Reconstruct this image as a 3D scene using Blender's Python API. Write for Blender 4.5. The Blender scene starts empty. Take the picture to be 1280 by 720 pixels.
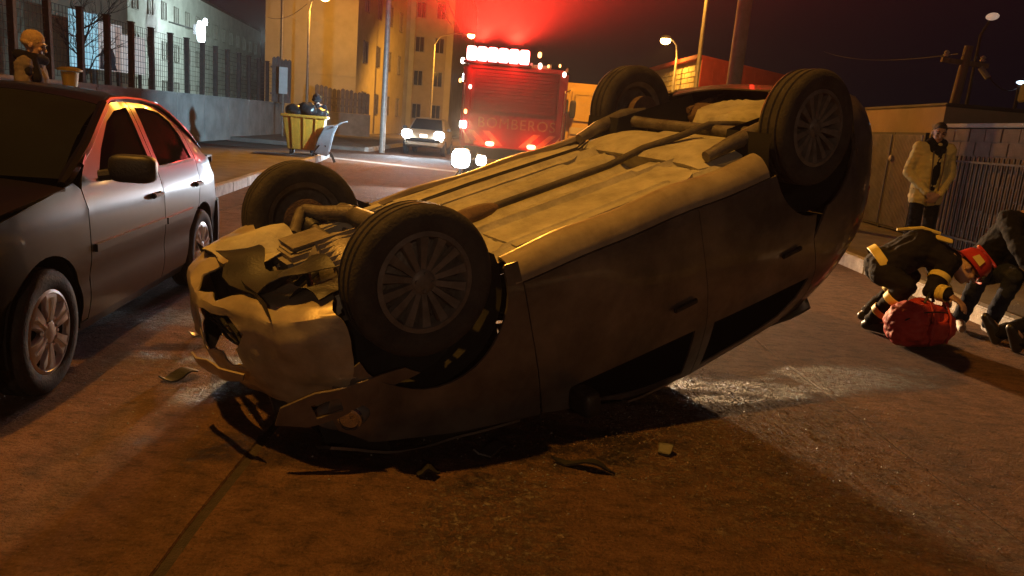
import bpy, bmesh, math, random
from mathutils import Vector, Matrix, Euler, noise
from mathutils.geometry import delaunay_2d_cdt
R = math.radians
random.seed(11)
SC = bpy.context.scene
COL = SC.collection

# ------------------------------------------------------------------ camera
camd = bpy.data.cameras.new('camera')
cam = bpy.data.objects.new('camera', camd)
COL.objects.link(cam)
camd.sensor_fit = 'HORIZONTAL'
camd.sensor_width = 36.0
camd.lens = 36.0 * 950.0 / 1280.0
camd.clip_start = 0.05
camd.clip_end = 2000
_p, _r = R(12.0), 0.085
_fw = Vector((0, math.cos(_p), -math.sin(_p)))
_up = Vector((0, math.sin(_p), math.cos(_p)))
_rt = Vector((1, 0, 0))
_uc = _up * math.cos(_r) - _rt * math.sin(_r)
_rc = _rt * math.cos(_r) + _up * math.sin(_r)
cam.matrix_world = Matrix(((_rc.x, _uc.x, -_fw.x, 0), (_rc.y, _uc.y, -_fw.y, 0),
                           (_rc.z, _uc.z, -_fw.z, 1.38), (0, 0, 0, 1)))
SC.camera = cam

# ------------------------------------------------------------------ night sky
W = bpy.data.worlds.new('World')
SC.world = W
W.use_nodes = True
wn = W.node_tree
wn.nodes.clear()
wo = wn.nodes.new('ShaderNodeOutputWorld')
bg = wn.nodes.new('ShaderNodeBackground')
bg.inputs['Color'].default_value = (0.62, 0.35, 0.75, 1)
bg.inputs['Strength'].default_value = 0.0045
wn.links.new(bg.outputs[0], wo.inputs[0])

# ------------------------------------------------------------------ render settings
SC.view_settings.view_transform = 'Standard'
SC.view_settings.look = 'None'
SC.view_settings.exposure = 0.0
SC.view_settings.gamma = 1.0
try:
    SC.cycles.use_denoising = True
    SC.cycles.max_bounces = 6
    SC.cycles.diffuse_bounces = 3
    SC.cycles.glossy_bounces = 3
    SC.cycles.transmission_bounces = 4
    SC.cycles.volume_bounces = 0
    SC.cycles.caustics_reflective = False
    SC.cycles.caustics_refractive = False
    SC.cycles.sample_clamp_indirect = 3.0
except Exception:
    pass

SODIUM = (1.0, 0.42, 0.05)
RED = (1.0, 0.03, 0.015)
COOL = (0.62, 0.83, 1.0)
WARM = (1.0, 0.72, 0.36)


def lamp(name, loc, power, color, radius=0.12, kind='POINT', aim=None, angle=120, blend=0.6):
    d = bpy.data.lights.new(name, kind)
    d.energy = power
    d.color = color
    if kind in ('POINT', 'SPOT'):
        d.shadow_soft_size = radius
    if kind == 'SPOT':
        d.spot_size = R(angle)
        d.spot_blend = blend
    o = bpy.data.objects.new(name, d)
    COL.objects.link(o)
    o.location = loc
    if aim is not None:
        o.rotation_euler = (Vector(aim) - Vector(loc)).to_track_quat('-Z', 'Y').to_euler()
    return o


# ------------------------------------------------------------------ naming
def tag(o, label=None, cat=None, group=None, kind=None):
    if label: o['label'] = label
    if cat: o['category'] = cat
    if group: o['group'] = group
    if kind: o['kind'] = kind
    return o


def empty(name, loc=(0, 0, 0), rz=0.0, label=None, cat=None, group=None, kind=None, parent=None):
    o = bpy.data.objects.new(name, None)
    COL.objects.link(o)
    o.empty_display_size = 0.1
    o.location = loc
    o.rotation_euler = (0, 0, rz)
    if parent: o.parent = parent
    return tag(o, label, cat, group, kind)


def copy_tree(o, parent=None):
    c = o.copy()
    COL.objects.link(c)
    if parent is not None:
        c.parent = parent
    for ch in list(o.children):
        copy_tree(ch, c)
    return c


# ------------------------------------------------------------------ materials
MATS = {}


def mat(name, c1, c2=None, rough=0.6, metal=0.0, scale=6.0, bump=0.0, bscale=None, coat=0.0,
        detail=6.0, rvar=0.12, lo=0.35, hi=0.65, spec=0.5, stretch=(1, 1, 1), trans=0.0, ior=1.45, dist=0.02):
    m = bpy.data.materials.new(name)
    m.use_nodes = True
    nt = m.node_tree
    b = nt.nodes['Principled BSDF']
    b.inputs['Metallic'].default_value = metal
    b.inputs['IOR'].default_value = ior
    b.inputs['Specular IOR Level'].default_value = spec
    b.inputs['Coat Weight'].default_value = coat
    b.inputs['Coat Roughness'].default_value = 0.06
    b.inputs['Transmission Weight'].default_value = trans
    c2 = c2 or tuple(x * 0.7 for x in c1)
    tc = nt.nodes.new('ShaderNodeTexCoord')
    mp = nt.nodes.new('ShaderNodeMapping')
    mp.inputs['Scale'].default_value = stretch
    nt.links.new(tc.outputs['Object'], mp.inputs['Vector'])
    nz = nt.nodes.new('ShaderNodeTexNoise')
    nz.inputs['Scale'].default_value = scale
    nz.inputs['Detail'].default_value = detail
    nz.inputs['Roughness'].default_value = 0.62
    nt.links.new(mp.outputs[0], nz.inputs['Vector'])
    mr = nt.nodes.new('ShaderNodeMapRange')
    mr.inputs['From Min'].default_value = lo
    mr.inputs['From Max'].default_value = hi
    nt.links.new(nz.outputs['Fac'], mr.inputs['Value'])
    mx = nt.nodes.new('ShaderNodeMix')
    mx.data_type = 'RGBA'
    mx.inputs['A'].default_value = (*c1, 1)
    mx.inputs['B'].default_value = (*c2, 1)
    nt.links.new(mr.outputs[0], mx.inputs['Factor'])
    nt.links.new(mx.outputs['Result'], b.inputs['Base Color'])
    rr = nt.nodes.new('ShaderNodeMapRange')
    rr.inputs['To Min'].default_value = max(0.02, rough - rvar)
    rr.inputs['To Max'].default_value = min(1.0, rough + rvar)
    nt.links.new(nz.outputs['Fac'], rr.inputs['Value'])
    nt.links.new(rr.outputs[0], b.inputs['Roughness'])
    if bump > 0:
        n2 = nt.nodes.new('ShaderNodeTexNoise')
        n2.inputs['Scale'].default_value = bscale or scale * 8
        n2.inputs['Detail'].default_value = 5
        nt.links.new(mp.outputs[0], n2.inputs['Vector'])
        bp = nt.nodes.new('ShaderNodeBump')
        bp.inputs['Strength'].default_value = bump
        bp.inputs['Distance'].default_value = dist
        nt.links.new(n2.outputs['Fac'], bp.inputs['Height'])
        nt.links.new(bp.outputs[0], b.inputs['Normal'])
    MATS[name] = m
    return m


def emit(name, color, strength, base=(0.8, 0.8, 0.8)):
    m = bpy.data.materials.new(name)
    m.use_nodes = True
    b = m.node_tree.nodes['Principled BSDF']
    b.inputs['Base Color'].default_value = (*base, 1)
    b.inputs['Emission Color'].default_value = (*color, 1)
    b.inputs['Emission Strength'].default_value = strength
    b.inputs['Roughness'].default_value = 0.3
    m.cycles.emission_sampling = 'NONE'
    MATS[name] = m
    return m


# ------------------------------------------------------------------ mesh building
class MB:
    def __init__(self):
        self.v, self.f = [], []

    def add(self, vs, fs):
        n = len(self.v)
        self.v += [tuple(x) for x in vs]
        self.f += [tuple(i + n for i in q) for q in fs]
        return self

    def box(self, c, s, rot=None, taper=1.0):
        M = rot.to_matrix() if isinstance(rot, Euler) else (rot or Matrix.Identity(3))
        vs = []
        for z in (-.5, .5):
            t = taper if z > 0 else 1.0
            for x, y in ((-.5, -.5), (.5, -.5), (.5, .5), (-.5, .5)):
                vs.append(M @ Vector((x * s[0] * t, y * s[1] * t, z * s[2])) + Vector(c))
        return self.add(vs, [(3, 2, 1, 0), (4, 5, 6, 7), (0, 1, 5, 4), (1, 2, 6, 5), (2, 3, 7, 6), (3, 0, 4, 7)])

    def bar(self, a, b, w, h=None, up=(0, 0, 1)):
        a, b = Vector(a), Vector(b)
        d = (b - a)
        L = d.length
        d.normalize()
        u = Vector(up)
        if abs(u.dot(d)) > .95: u = Vector((1, 0, 0))
        s = d.cross(u).normalized()
        u = s.cross(d)
        M = Matrix((s, d, u)).transposed()
        return self.box((a + b) / 2, (w, L, h or w), M)

    def tube(self, path, r, n=10, cap=True):
        P = [Vector(p) for p in path]
        rs = r if isinstance(r, (list, tuple)) else [r] * len(P)
        prev = None
        vs, fs = [], []
        for i, p in enumerate(P):
            if i == 0: d = P[1] - P[0]
            elif i == len(P) - 1: d = P[-1] - P[-2]
            else: d = (P[i + 1] - P[i]).normalized() + (P[i] - P[i - 1]).normalized()
            d.normalize()
            if prev is None:
                u = Vector((0, 0, 1)) if abs(d.z) < .9 else Vector((1, 0, 0))
                u = (u - d * u.dot(d)).normalized()
            else:
                u = (prev - d * prev.dot(d)).normalized()
            prev = u
            w = d.cross(u)
            for k in range(n):
                a = 2 * math.pi * k / n
                vs.append(p + (u * math.cos(a) + w * math.sin(a)) * rs[i])
        for i in range(len(P) - 1):
            for k in range(n):
                k2 = (k + 1) % n
                fs.append((i * n + k, i * n + k2, (i + 1) * n + k2, (i + 1) * n + k))
        if cap:
            fs.append(tuple(range(n - 1, -1, -1)))
            fs.append(tuple((len(P) - 1) * n + k for k in range(n)))
        return self.add(vs, fs)

    def lathe(self, prof, n=32, M=None, closed=False):
        # profile (r, h) about the local Z axis
        M = M or Matrix.Identity(4)
        vs, fs = [], []
        m = len(prof)
        for k in range(n):
            a = 2 * math.pi * k / n
            for r, h in prof:
                vs.append(M @ Vector((r * math.cos(a), r * math.sin(a), h)))
        for k in range(n):
            k2 = (k + 1) % n
            for i in range(m if closed else m - 1):
                j = (i + 1) % m
                fs.append((k * m + i, k2 * m + i, k2 * m + j, k * m + j))
        return self.add(vs, fs)

    def prism(self, poly, depth, M=None):
        # polygon in local XY, extruded along local +Z by depth
        M = M or Matrix.Identity(4)
        n = len(poly)
        vs = [M @ Vector((x, y, 0)) for x, y in poly] + [M @ Vector((x, y, depth)) for x, y in poly]
        fs = [tuple(range(n - 1, -1, -1)), tuple(range(n, 2 * n))]
        fs += [(i, (i + 1) % n, n + (i + 1) % n, n + i) for i in range(n)]
        return self.add(vs, fs)

    def ell(self, c, r, M=None, nu=16, nv=10):
        M = M or Matrix.Identity(3)
        vs, fs = [], []
        for j in range(1, nv):
            t = math.pi * j / nv
            for i in range(nu):
                a = 2 * math.pi * i / nu
                vs.append(M @ Vector((r[0] * math.sin(t) * math.cos(a), r[1] * math.sin(t) * math.sin(a), r[2] * math.cos(t))) + Vector(c))
        vs.append(M @ Vector((0, 0, r[2])) + Vector(c))
        vs.append(M @ Vector((0, 0, -r[2])) + Vector(c))
        T, B = len(vs) - 2, len(vs) - 1
        for j in range(nv - 2):
            for i in range(nu):
                i2 = (i + 1) % nu
                fs.append((j * nu + i, (j + 1) * nu + i, (j + 1) * nu + i2, j * nu + i2))
        for i in range(nu):
            i2 = (i + 1) % nu
            fs.append((T, i, i2))
            fs.append((B, (nv - 2) * nu + i2, (nv - 2) * nu + i))
        return self.add(vs, fs)

    def rbox(self, c, s, rot=None, e=4.0, nu=20, nv=12):
        # rounded box (superellipsoid)
        M = rot.to_matrix() if isinstance(rot, Euler) else (rot or Matrix.Identity(3))
        def pw(x): return math.copysign(abs(x) ** (2 / e), x)
        k = len(self.v)
        vs = []
        for j in range(1, nv):
            t = math.pi * j / nv
            for i in range(nu):
                a = 2 * math.pi * i / nu
                vs.append(M @ Vector((pw(math.sin(t)) * pw(math.cos(a)) * s[0] / 2, pw(math.sin(t)) * pw(math.sin(a)) * s[1] / 2, pw(math.cos(t)) * s[2] / 2)) + Vector(c))
        vs += [M @ Vector((0, 0, s[2] / 2)) + Vector(c), M @ Vector((0, 0, -s[2] / 2)) + Vector(c)]
        T, B = len(vs) - 2, len(vs) - 1
        fs = [(j * nu + i, (j + 1) * nu + i, (j + 1) * nu + (i + 1) % nu, j * nu + (i + 1) % nu) for j in range(nv - 2) for i in range(nu)]
        fs += [(T, i, (i + 1) % nu) for i in range(nu)] + [(B, (nv - 2) * nu + (i + 1) % nu, (nv - 2) * nu + i) for i in range(nu)]
        return self.add(vs, fs)

    def grid(self, fn, us, vs_):
        nu, nv = len(us), len(vs_)
        pts = [fn(u, v) for v in vs_ for u in us]
        fs = [(j * nu + i, j * nu + i + 1, (j + 1) * nu + i + 1, (j + 1) * nu + i) for j in range(nv - 1) for i in range(nu - 1)]
        return self.add(pts, fs)

    def mesh(self, name, m=None, smooth=False, bevel=0.0, recalc=True):
        me = bpy.data.meshes.new(name)
        me.from_pydata(self.v, [], self.f)
        if recalc or bevel > 0:
            bm = bmesh.new()
            bm.from_mesh(me)
            if recalc:
                bmesh.ops.recalc_face_normals(bm, faces=bm.faces)
            if bevel > 0:
                es = [e for e in bm.edges if len(e.link_faces) == 2 and e.calc_face_angle(0) > .6]
                bmesh.ops.bevel(bm, geom=es, offset=bevel, segments=2, affect='EDGES', clamp_overlap=True)
            bm.to_mesh(me)
            bm.free()
        if m: me.materials.append(m)
        if smooth:
            me.polygons.foreach_set('use_smooth', [True] * len(me.polygons))
            try:
                me.set_sharp_from_angle(angle=R(smooth if not isinstance(smooth, bool) else 40))
            except Exception:
                pass
        me.update()
        return me

    def build(self, name, m=None, parent=None, smooth=False, bevel=0.0, recalc=True, loc=None, rot=None):
        o = bpy.data.objects.new(name, self.mesh(name, m, smooth, bevel, recalc))
        COL.objects.link(o)
        if parent: o.parent = parent
        if loc is not None: o.location = loc
        if rot is not None: o.rotation_euler = rot
        return o


def link(name, me, parent=None, loc=None, rot=None):
    o = bpy.data.objects.new(name, me)
    COL.objects.link(o)
    if parent: o.parent = parent
    if loc is not None: o.location = loc
    if rot is not None: o.rotation_euler = rot
    return o


def frame(o, x, y, z):
    return Matrix(((x[0], y[0], z[0], o[0]), (x[1], y[1], z[1], o[1]), (x[2], y[2], z[2], o[2]), (0, 0, 0, 1)))


def interp(tab, x):
    if x <= tab[0][0]: return tab[0][1:] if len(tab[0]) > 2 else tab[0][1]
    for a, b in zip(tab, tab[1:]):
        if x <= b[0]:
            t = (x - a[0]) / (b[0] - a[0])
            r = tuple(p + (q - p) * t for p, q in zip(a[1:], b[1:]))
            return r if len(r) > 1 else r[0]
    return tab[-1][1:] if len(tab[-1]) > 2 else tab[-1][1]


def pin(p, poly):
    c = False
    n = len(poly)
    j = n - 1
    for i in range(n):
        if (poly[i][1] > p[1]) != (poly[j][1] > p[1]) and \
                p[0] < (poly[j][0] - poly[i][0]) * (p[1] - poly[i][1]) / (poly[j][1] - poly[i][1]) + poly[i][0]:
            c = not c
        j = i
    return c


def densify(poly, step):
    out = []
    n = len(poly)
    for i in range(n):
        a, b = Vector(poly[i]), Vector(poly[(i + 1) % n])
        k = max(1, int(math.ceil((b - a).length / step)))
        out += [a + (b - a) * (t / k) for t in range(k)]
    return out


def arc(cx, cz, r, a0, a1, n=16):
    return [(cx + r * math.cos(R(a0 + (a1 - a0) * i / n)), cz + r * math.sin(R(a0 + (a1 - a0) * i / n))) for i in range(n + 1)]


def patch(mb, poly, fn, out, step=.06, holes=(), thick=.012, crumple=None):
    """a sheet of body panel: the 2D outline `poly` (with holes) laid on the surface fn, edges folded inwards by `thick`"""
    loops = [densify(poly, step)] + [densify(h, step) for h in holes]
    co, ed = [], []
    for L in loops:
        n0 = len(co)
        co += L
        ed += [(n0 + i, n0 + (i + 1) % len(L)) for i in range(len(L))]
    xs = [p[0] for p in loops[0]]
    ys = [p[1] for p in loops[0]]
    bd = list(co)
    nx = int((max(xs) - min(xs)) / step) + 1
    ny = int((max(ys) - min(ys)) / step) + 1
    for i in range(nx):
        for j in range(ny):
            q = Vector((min(xs) + (i + .5) * step, min(ys) + (j + .5) * step))
            if pin(q, loops[0]) and not any(pin(q, h) for h in loops[1:]) and min((q - b).length_squared for b in bd) > (.45 * step) ** 2:
                co.append(q)
    r = delaunay_2d_cdt(co, ed, [], 0, 1e-6)
    vs2, fs = r[0], r[2]
    keep = []
    for f in fs:
        c = sum((vs2[i] for i in f), Vector((0, 0))) / len(f)
        if pin(c, loops[0]) and not any(pin(c, h) for h in loops[1:]):
            keep.append(list(f))
    P = [Vector(fn(v[0], v[1])) for v in vs2]
    if crumple:
        P = [crumple(p) for p in P]
    bm = bmesh.new()
    V = [bm.verts.new(p) for p in P]
    for f in keep:
        try: bm.faces.new([V[i] for i in f])
        except Exception: pass
    for v in [v for v in bm.verts if not v.link_faces]: bm.verts.remove(v)
    bm.normal_update()
    acc = sum((f.normal * f.calc_area() for f in bm.faces), Vector())
    if acc.dot(Vector(out)) < 0:
        bmesh.ops.reverse_faces(bm, faces=bm.faces)
        bm.normal_update()
    if thick > 0:
        be = [e for e in bm.edges if len(e.link_faces) == 1]
        nor = {v: v.normal.copy() for e in be for v in e.verts}
        low = {v: bm.verts.new(v.co - nor[v] * thick) for v in nor}
        for e in be:
            f = e.link_faces[0]
            a, b = e.verts
            ls = [v for v in f.verts]
            ia = ls.index(a)
            if ls[(ia + 1) % len(ls)] is not b: a, b = b, a
            bm.faces.new((b, a, low[a], low[b]))
    bm.verts.index_update()
    mb.add([v.co for v in bm.verts], [[v.index for v in f.verts] for f in bm.faces])
    bm.free()
    return mb


def blob(name, shapes, voxel, m, parent=None, smooth=4, loc=None, rot=None, folds=0.0):
    """one continuous rounded surface grown round tapered limbs and ellipsoids"""
    mb = MB()
    for s in shapes:
        if s[0] == 'c':
            _, a, b, r0, r1 = s
            a, b = Vector(a), Vector(b)
            n = 5
            mb.tube([a + (b - a) * (i / n) for i in range(n + 1)], [r0 + (r1 - r0) * i / n for i in range(n + 1)], 12)
            mb.ell(a, (r0,) * 3, nu=12, nv=8)
            mb.ell(b, (r1,) * 3, nu=12, nv=8)
        else:
            mb.ell(s[1], s[2], s[3].to_matrix() if len(s) > 3 else None, nu=18, nv=12)
    me = mb.mesh(name + '_src')
    o = bpy.data.objects.new(name + '_src', me)
    COL.objects.link(o)
    md = o.modifiers.new('r', 'REMESH')
    md.mode = 'VOXEL'
    md.voxel_size = voxel
    sm = o.modifiers.new('s', 'SMOOTH')
    sm.factor = .5
    sm.iterations = smooth
    dg = bpy.context.evaluated_depsgraph_get()
    me2 = bpy.data.meshes.new_from_object(o.evaluated_get(dg))
    bpy.data.objects.remove(o)
    bpy.data.meshes.remove(me)
    me2.name = name
    if folds > 0:
        nn = [v.normal.copy() for v in me2.vertices]
        for v, n in zip(me2.vertices, nn):
            p = v.co
            f = noise.noise(Vector((p.x * 9, p.y * 9, p.z * 22))) + .6 * noise.noise(Vector((p.x * 26 + 5, p.y * 26, p.z * 34)))
            v.co = p + n * (f * folds)
    me2.materials.clear()
    me2.materials.append(m)
    me2.polygons.foreach_set('use_smooth', [True] * len(me2.polygons))
    return link(name, me2, parent, loc, rot)

# ------------------------------------------------------------------ the light: street lamps, vehicle lamps and a few added ones
SLAMPS = []   # (lamp head position, pole foot, power): street lamps are built further down at the same places
SLAMPS.append(dict(head=(2.5, 17.6, 8.4), foot=(4.02, 15.6), power=5500, aim=(1.9, 23, 0), cone=92))
SLAMPS.append(dict(head=(-3.6, 27.6, 8.4), foot=(-5.25, 28.6), power=9000, aim=(1.5, 12, 0), cone=100))
SLAMPS.append(dict(head=(-10.55, 40.0, 6.85), foot=(-11.4, 40.3), power=1050, aim=(-11.5, 45, 2), cone=150))
SLAMPS.append(dict(head=(-3.75, 48.0, 6.5), foot=(-6.0, 48.6), power=3600, aim=(-5, 52, 1), cone=165))
SLAMPS.append(dict(head=(5.63, 34.0, 5.49), foot=(6.25, 34.3), power=700, aim=(5.9, 34, 0), cone=170))
SLAMPS.append(dict(head=(-3.0, 2.8, 8.4), foot=(-3.95, 2.3), power=2300, aim=(-1.2, 4.2, 0), cone=98))
SLAMPS.append(dict(head=(3.6, -22.0, 8.4), foot=(4.6, -22.4), power=1900, aim=(1, -10, 0), cone=160, color=(1, .62, .38)))  # unseen fill lamp added behind the viewpoint
SLAMPS.append(dict(head=(4.9, 26.6, 7.9), foot=(5.68, 27.0), power=2600, aim=(5.5, 30, 0), cone=165))
for s in SLAMPS:
    h = Vector(s['head'])
    lamp('street_lamp_light', h - Vector((0, 0, .25)), s['power'], s.get('color', SODIUM), .09, 'SPOT', s['aim'], s['cone'], .6)
# red beacon bar of the fire engine
for x in (-1.15, -.37):
    lamp('beacon_light', (x, 18.0, 3.2), 130000, RED, .10, 'SPOT', (x * 1.1, 11, 13.2), 128, .6)
    lamp('beacon_light', (x, 17.72, 2.80), 40, RED, .10)
# scene lamps added to the engine: rear corner for road shadows, side for wall
lamp('added_scene_beam', (-1.46, 17.70, 1.32), 16000, (1, .60, .28), .16, 'SPOT', (2.4, 4.5, .3), 40, .8)
lamp('added_scene_beam', (-1.76, 19.6, 2.45), 4600, (.45, .78, 1), .07, 'SPOT', (-10.4, 29.0, .2), 80, .9)
# white work light standing on the road in front of the fire engine
lamp('work_light_beam', (-1.28, 15.62, .66), 620, (.86, .93, 1), .09, 'SPOT', (-1.0, 5, .5), 150, .4)
# headlights of the car coming down the street
for x in (-4.42, -3.18):
    lamp('headlight_beam', (x, 28.72, .80), 900, COOL, .07, 'SPOT', (x - .7, 18, .1), 70, .6)
# floodlight on the far building
lamp('floodlight_beam', (-21.0, 63.0, 6.6), 3000, (.72, 1, .95), .2)
# tail lights
for x in (-.8, .17):
    lamp('tail_light_glow', (x, 17.8, .93), 14, RED, .06)

# ------------------------------------------------------------------ road surface
def road_material():
    m = bpy.data.materials.new('worn_concrete_road')
    m.use_nodes = True
    nt = m.node_tree
    L = nt.links.new
    b = nt.nodes['Principled BSDF']
    tc = nt.nodes.new('ShaderNodeNewGeometry')

    def nz(scale, detail=6, rough=.6, dist=0, st=None):
        n = nt.nodes.new('ShaderNodeTexNoise')
        n.inputs['Scale'].default_value = scale
        n.inputs['Detail'].default_value = detail
        n.inputs['Roughness'].default_value = rough
        n.inputs['Distortion'].default_value = dist
        if st:
            mp = nt.nodes.new('ShaderNodeMapping')
            mp.inputs['Scale'].default_value = st
            L(tc.outputs['Position'], mp.inputs['Vector'])
            L(mp.outputs[0], n.inputs['Vector'])
        else:
            L(tc.outputs['Position'], n.inputs['Vector'])
        return n.outputs['Fac']

    def rng(x, a, c, lo=0., hi=1., smooth=False):
        r = nt.nodes.new('ShaderNodeMapRange')
        if smooth: r.interpolation_type = 'SMOOTHSTEP'
        r.inputs['From Min'].default_value = a
        r.inputs['From Max'].default_value = c
        r.inputs['To Min'].default_value = lo
        r.inputs['To Max'].default_value = hi
        L(x, r.inputs['Value'])
        return r.outputs[0]

    def op(o, x, y):
        n = nt.nodes.new('ShaderNodeMath')
        n.operation = o
        for k, q in enumerate((x, y)):
            if isinstance(q, (int, float)): n.inputs[k].default_value = q
            else: L(q, n.inputs[k])
        n.use_clamp = False
        return n.outputs[0]

    def mix(f, a, c):
        n = nt.nodes.new('ShaderNodeMix')
        n.data_type = 'RGBA'
        L(f, n.inputs['Factor'])
        for k, q in (('A', a), ('B', c)):
            if isinstance(q, tuple): n.inputs[k].default_value = (*q, 1)
            else: L(q, n.inputs[k])
        return n.outputs['Result']

    edge = nz(3.2, 8, .7)

    def stain(cx, cy, rx, ry, rot=0., soft=.35, rag=1.5):
        mp = nt.nodes.new('ShaderNodeMapping')
        mp.vector_type = 'TEXTURE'
        mp.inputs['Location'].default_value = (cx, cy, 0)
        mp.inputs['Rotation'].default_value = (0, 0, R(rot))
        mp.inputs['Scale'].default_value = (rx, ry, 1)
        L(tc.outputs['Position'], mp.inputs['Vector'])
        ln = nt.nodes.new('ShaderNodeVectorMath')
        ln.operation = 'LENGTH'
        L(mp.outputs[0], ln.inputs[0])
        d = op('ADD', ln.outputs['Value'], rng(edge, .3, .7, -.5 * rag, .5 * rag))
        return rng(d, 1 - soft, 1 + soft, 1., 0., True)

    big = nz(.55, 5, .6)
    mid = nz(4.5, 7, .65)
    streak = nz(1.3, 6, .6, 0, (3.2, .35, 1))
    fine = nz(75, 4, .6)
    grit = nz(240, 3, .6)
    col = mix(rng(big, .35, .65), (.215, .116, .074), (.160, .086, .054))
    col = mix(rng(mid, .38, .66), col, (.122, .067, .043))
    col = mix(op('MULTIPLY', rng(streak, .52, .7), .5), col, (.075, .052, .038))
    col = mix(op('MULTIPLY', rng(fine, .5, .68), .55), col, (.055, .04, .03))
    col = mix(op('MULTIPLY', rng(fine, .44, .30), .4), col, (.22, .20, .18))
    # pale absorbent powder and crushed glass swept over the road
    powder = None
    for a in ((1.15, 3.75, .72, .42, 18), (1.05, 3.2, .66, .42, -20), (1.45, 2.75, .55, .38, -15), (.06, 2.55, .15, .45, 8), (-.12, 2.35, .12, .35, 0), (-1.95, 3.85, .6, .10, 5)):
        s = stain(*a, soft=.55, rag=1.9)
        powder = s if powder is None else op('MAXIMUM', powder, s)
    speck = op('MULTIPLY', rng(nz(27, 6, .85), .475, .555), rng(nz(1.0, 6, .75, 0, (5, 17, 1)), .32, .52))
    powder = op('MULTIPLY', powder, speck)
    col = mix(op('MULTIPLY', powder, .62), col, (.36, .31, .25))
    # wet patches: oil and coolant
    wet = None
    for a in ((2.15, 4.62, .62, .24, 20), (1.75, 4.30, .5, .12, 14), (1.35, 4.25, .62, .12, 12), (1.0, 3.95, .5, .09, 16), (-1.62, 3.95, .55, .07, 4), (-1.35, 3.55, .3, .12, 40), (-.2, 3.1, 1.0, .25, 15), (-2.3, 4.6, .7, .25, 10)):
        s = stain(*a, soft=.4, rag=1.5)
        wet = s if wet is None else op('MAXIMUM', wet, s)
    wet = op('MULTIPLY', wet, rng(nz(26, 5, .7), .33, .5))
    col = mix(op('MULTIPLY', wet, .8), col, (.018, .016, .015))
    mott = nz(1.0, 7, .78, 0, (9, 16, 1))
    col = mix(op('MULTIPLY', rng(mott, .50, .64), .7), col, (.035, .025, .02))
    col = mix(op('MULTIPLY', rng(mott, .46, .34), .42), col, (.26, .165, .115))
    L(col, b.inputs['Base Color'])
    ro = op('SUBTRACT', rng(mid, 0.3, .7, .85, 1.0), op('MULTIPLY', wet, .55))
    L(ro, b.inputs['Roughness'])
    b.inputs['Specular IOR Level'].default_value = .22
    h = op('ADD', op('MULTIPLY', fine, 1.0), op('MULTIPLY', grit, .35))
    h = op('ADD', h, op('MULTIPLY', powder, .5))
    h = op('ADD', h, op('MULTIPLY', nz(36, 5, .7), 1.1))
    h = op('ADD', h, op('MULTIPLY', nz(11, 5, .6), 1.2))
    bp = nt.nodes.new('ShaderNodeBump')
    bp.inputs['Strength'].default_value = 1.0
    bp.inputs['Distance'].default_value = .022
    L(h, bp.inputs['Height'])
    L(bp.outputs[0], b.inputs['Normal'])
    return m


M_ROAD = road_material()
M_GROUND = mat('dark_earth', (.06, .05, .04), (.035, .03, .026), .95, scale=.8, bump=.5, bscale=20)
M_TAR = mat('tar_joint', (.036, .023, .018), (.02, .014, .011), .6, scale=20, bump=.4)
M_PAVE = mat('pavement_concrete', (.17, .15, .13), (.10, .09, .08), .9, scale=2.5, bump=.45, bscale=60)
M_KERB = mat('kerb_concrete', (.50, .48, .45), (.30, .28, .26), .88, scale=7, bump=.5, bscale=50)
M_STRIP = mat('pale_concrete_strip', (.38, .38, .37), (.24, .24, .23), .85, scale=4, bump=.4, bscale=40)

MB().grid(lambda x, y: (x, y, -.035), [-72, -30, 0, 30, 68], [-36, 0, 40, 80, 126]).build('ground', M_GROUND, recalc=False).__setitem__('kind', 'structure')

road = empty('road', kind='structure')
jx = [[(-8.2, -8), (-8.2, 110)], [(-3.85, -8), (-3.85, 110)], [(-.97, -8), (-.965, 1.9), (-.985, 2.3), (-.99, 2.7), (-1.02, 5), (-1.05, 110)], [(2.4, -8), (2.02, 2.6), (1.82, 5.2), (1.6, 20), (1.6, 110)], [(4.6, -8), (4.6, 110)]]
gap = [0, .010, .019, .006, 0]


def edge_at(k, y):
    return interp([(b, a) for a, b in jx[k]], y)


tj = [-8, -1.5, 9.6, 15.5, 21.2, 27, 33, 40, 50, 62, 80, 110]
for k in range(4):
    for y0, y1 in zip(tj, tj[1:]):
        ys = sorted({y0 + .005, y1 - .005, *[q for q in (1.9, 2.3, 2.6, 2.7, 5.2) if y0 < q < y1]})
        if y1 - y0 > 3: ys = sorted(set(ys) | {y0 + (y1 - y0) * t / 4 for t in (1, 2, 3)})
        mb = MB()
        poly = [(edge_at(k, y) + gap[k], y) for y in ys] + [(edge_at(k + 1, y) - gap[k + 1], y) for y in reversed(ys)]
        mb.prism(poly, .03, Matrix.Translation((0, 0, -.03)))
        mb.build('concrete_slab', M_ROAD, road, bevel=.004)
MB().grid(lambda x, y: (x, y, -.007), [-8.15, 4.55], [-7.9, 40, 109]).build('joint_filler', M_TAR, road, recalc=False)

# the pavements and their kerbs (a real step); the left one runs slightly away from the road
def lkerb(y):
    return interp([(-8, -2.9), (3, -3.55), (11.67, -4.48), (14.3, -4.82), (18.7, -5.22), (23, -5.78), (30, -5.72), (110, -5.6)], y)


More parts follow.
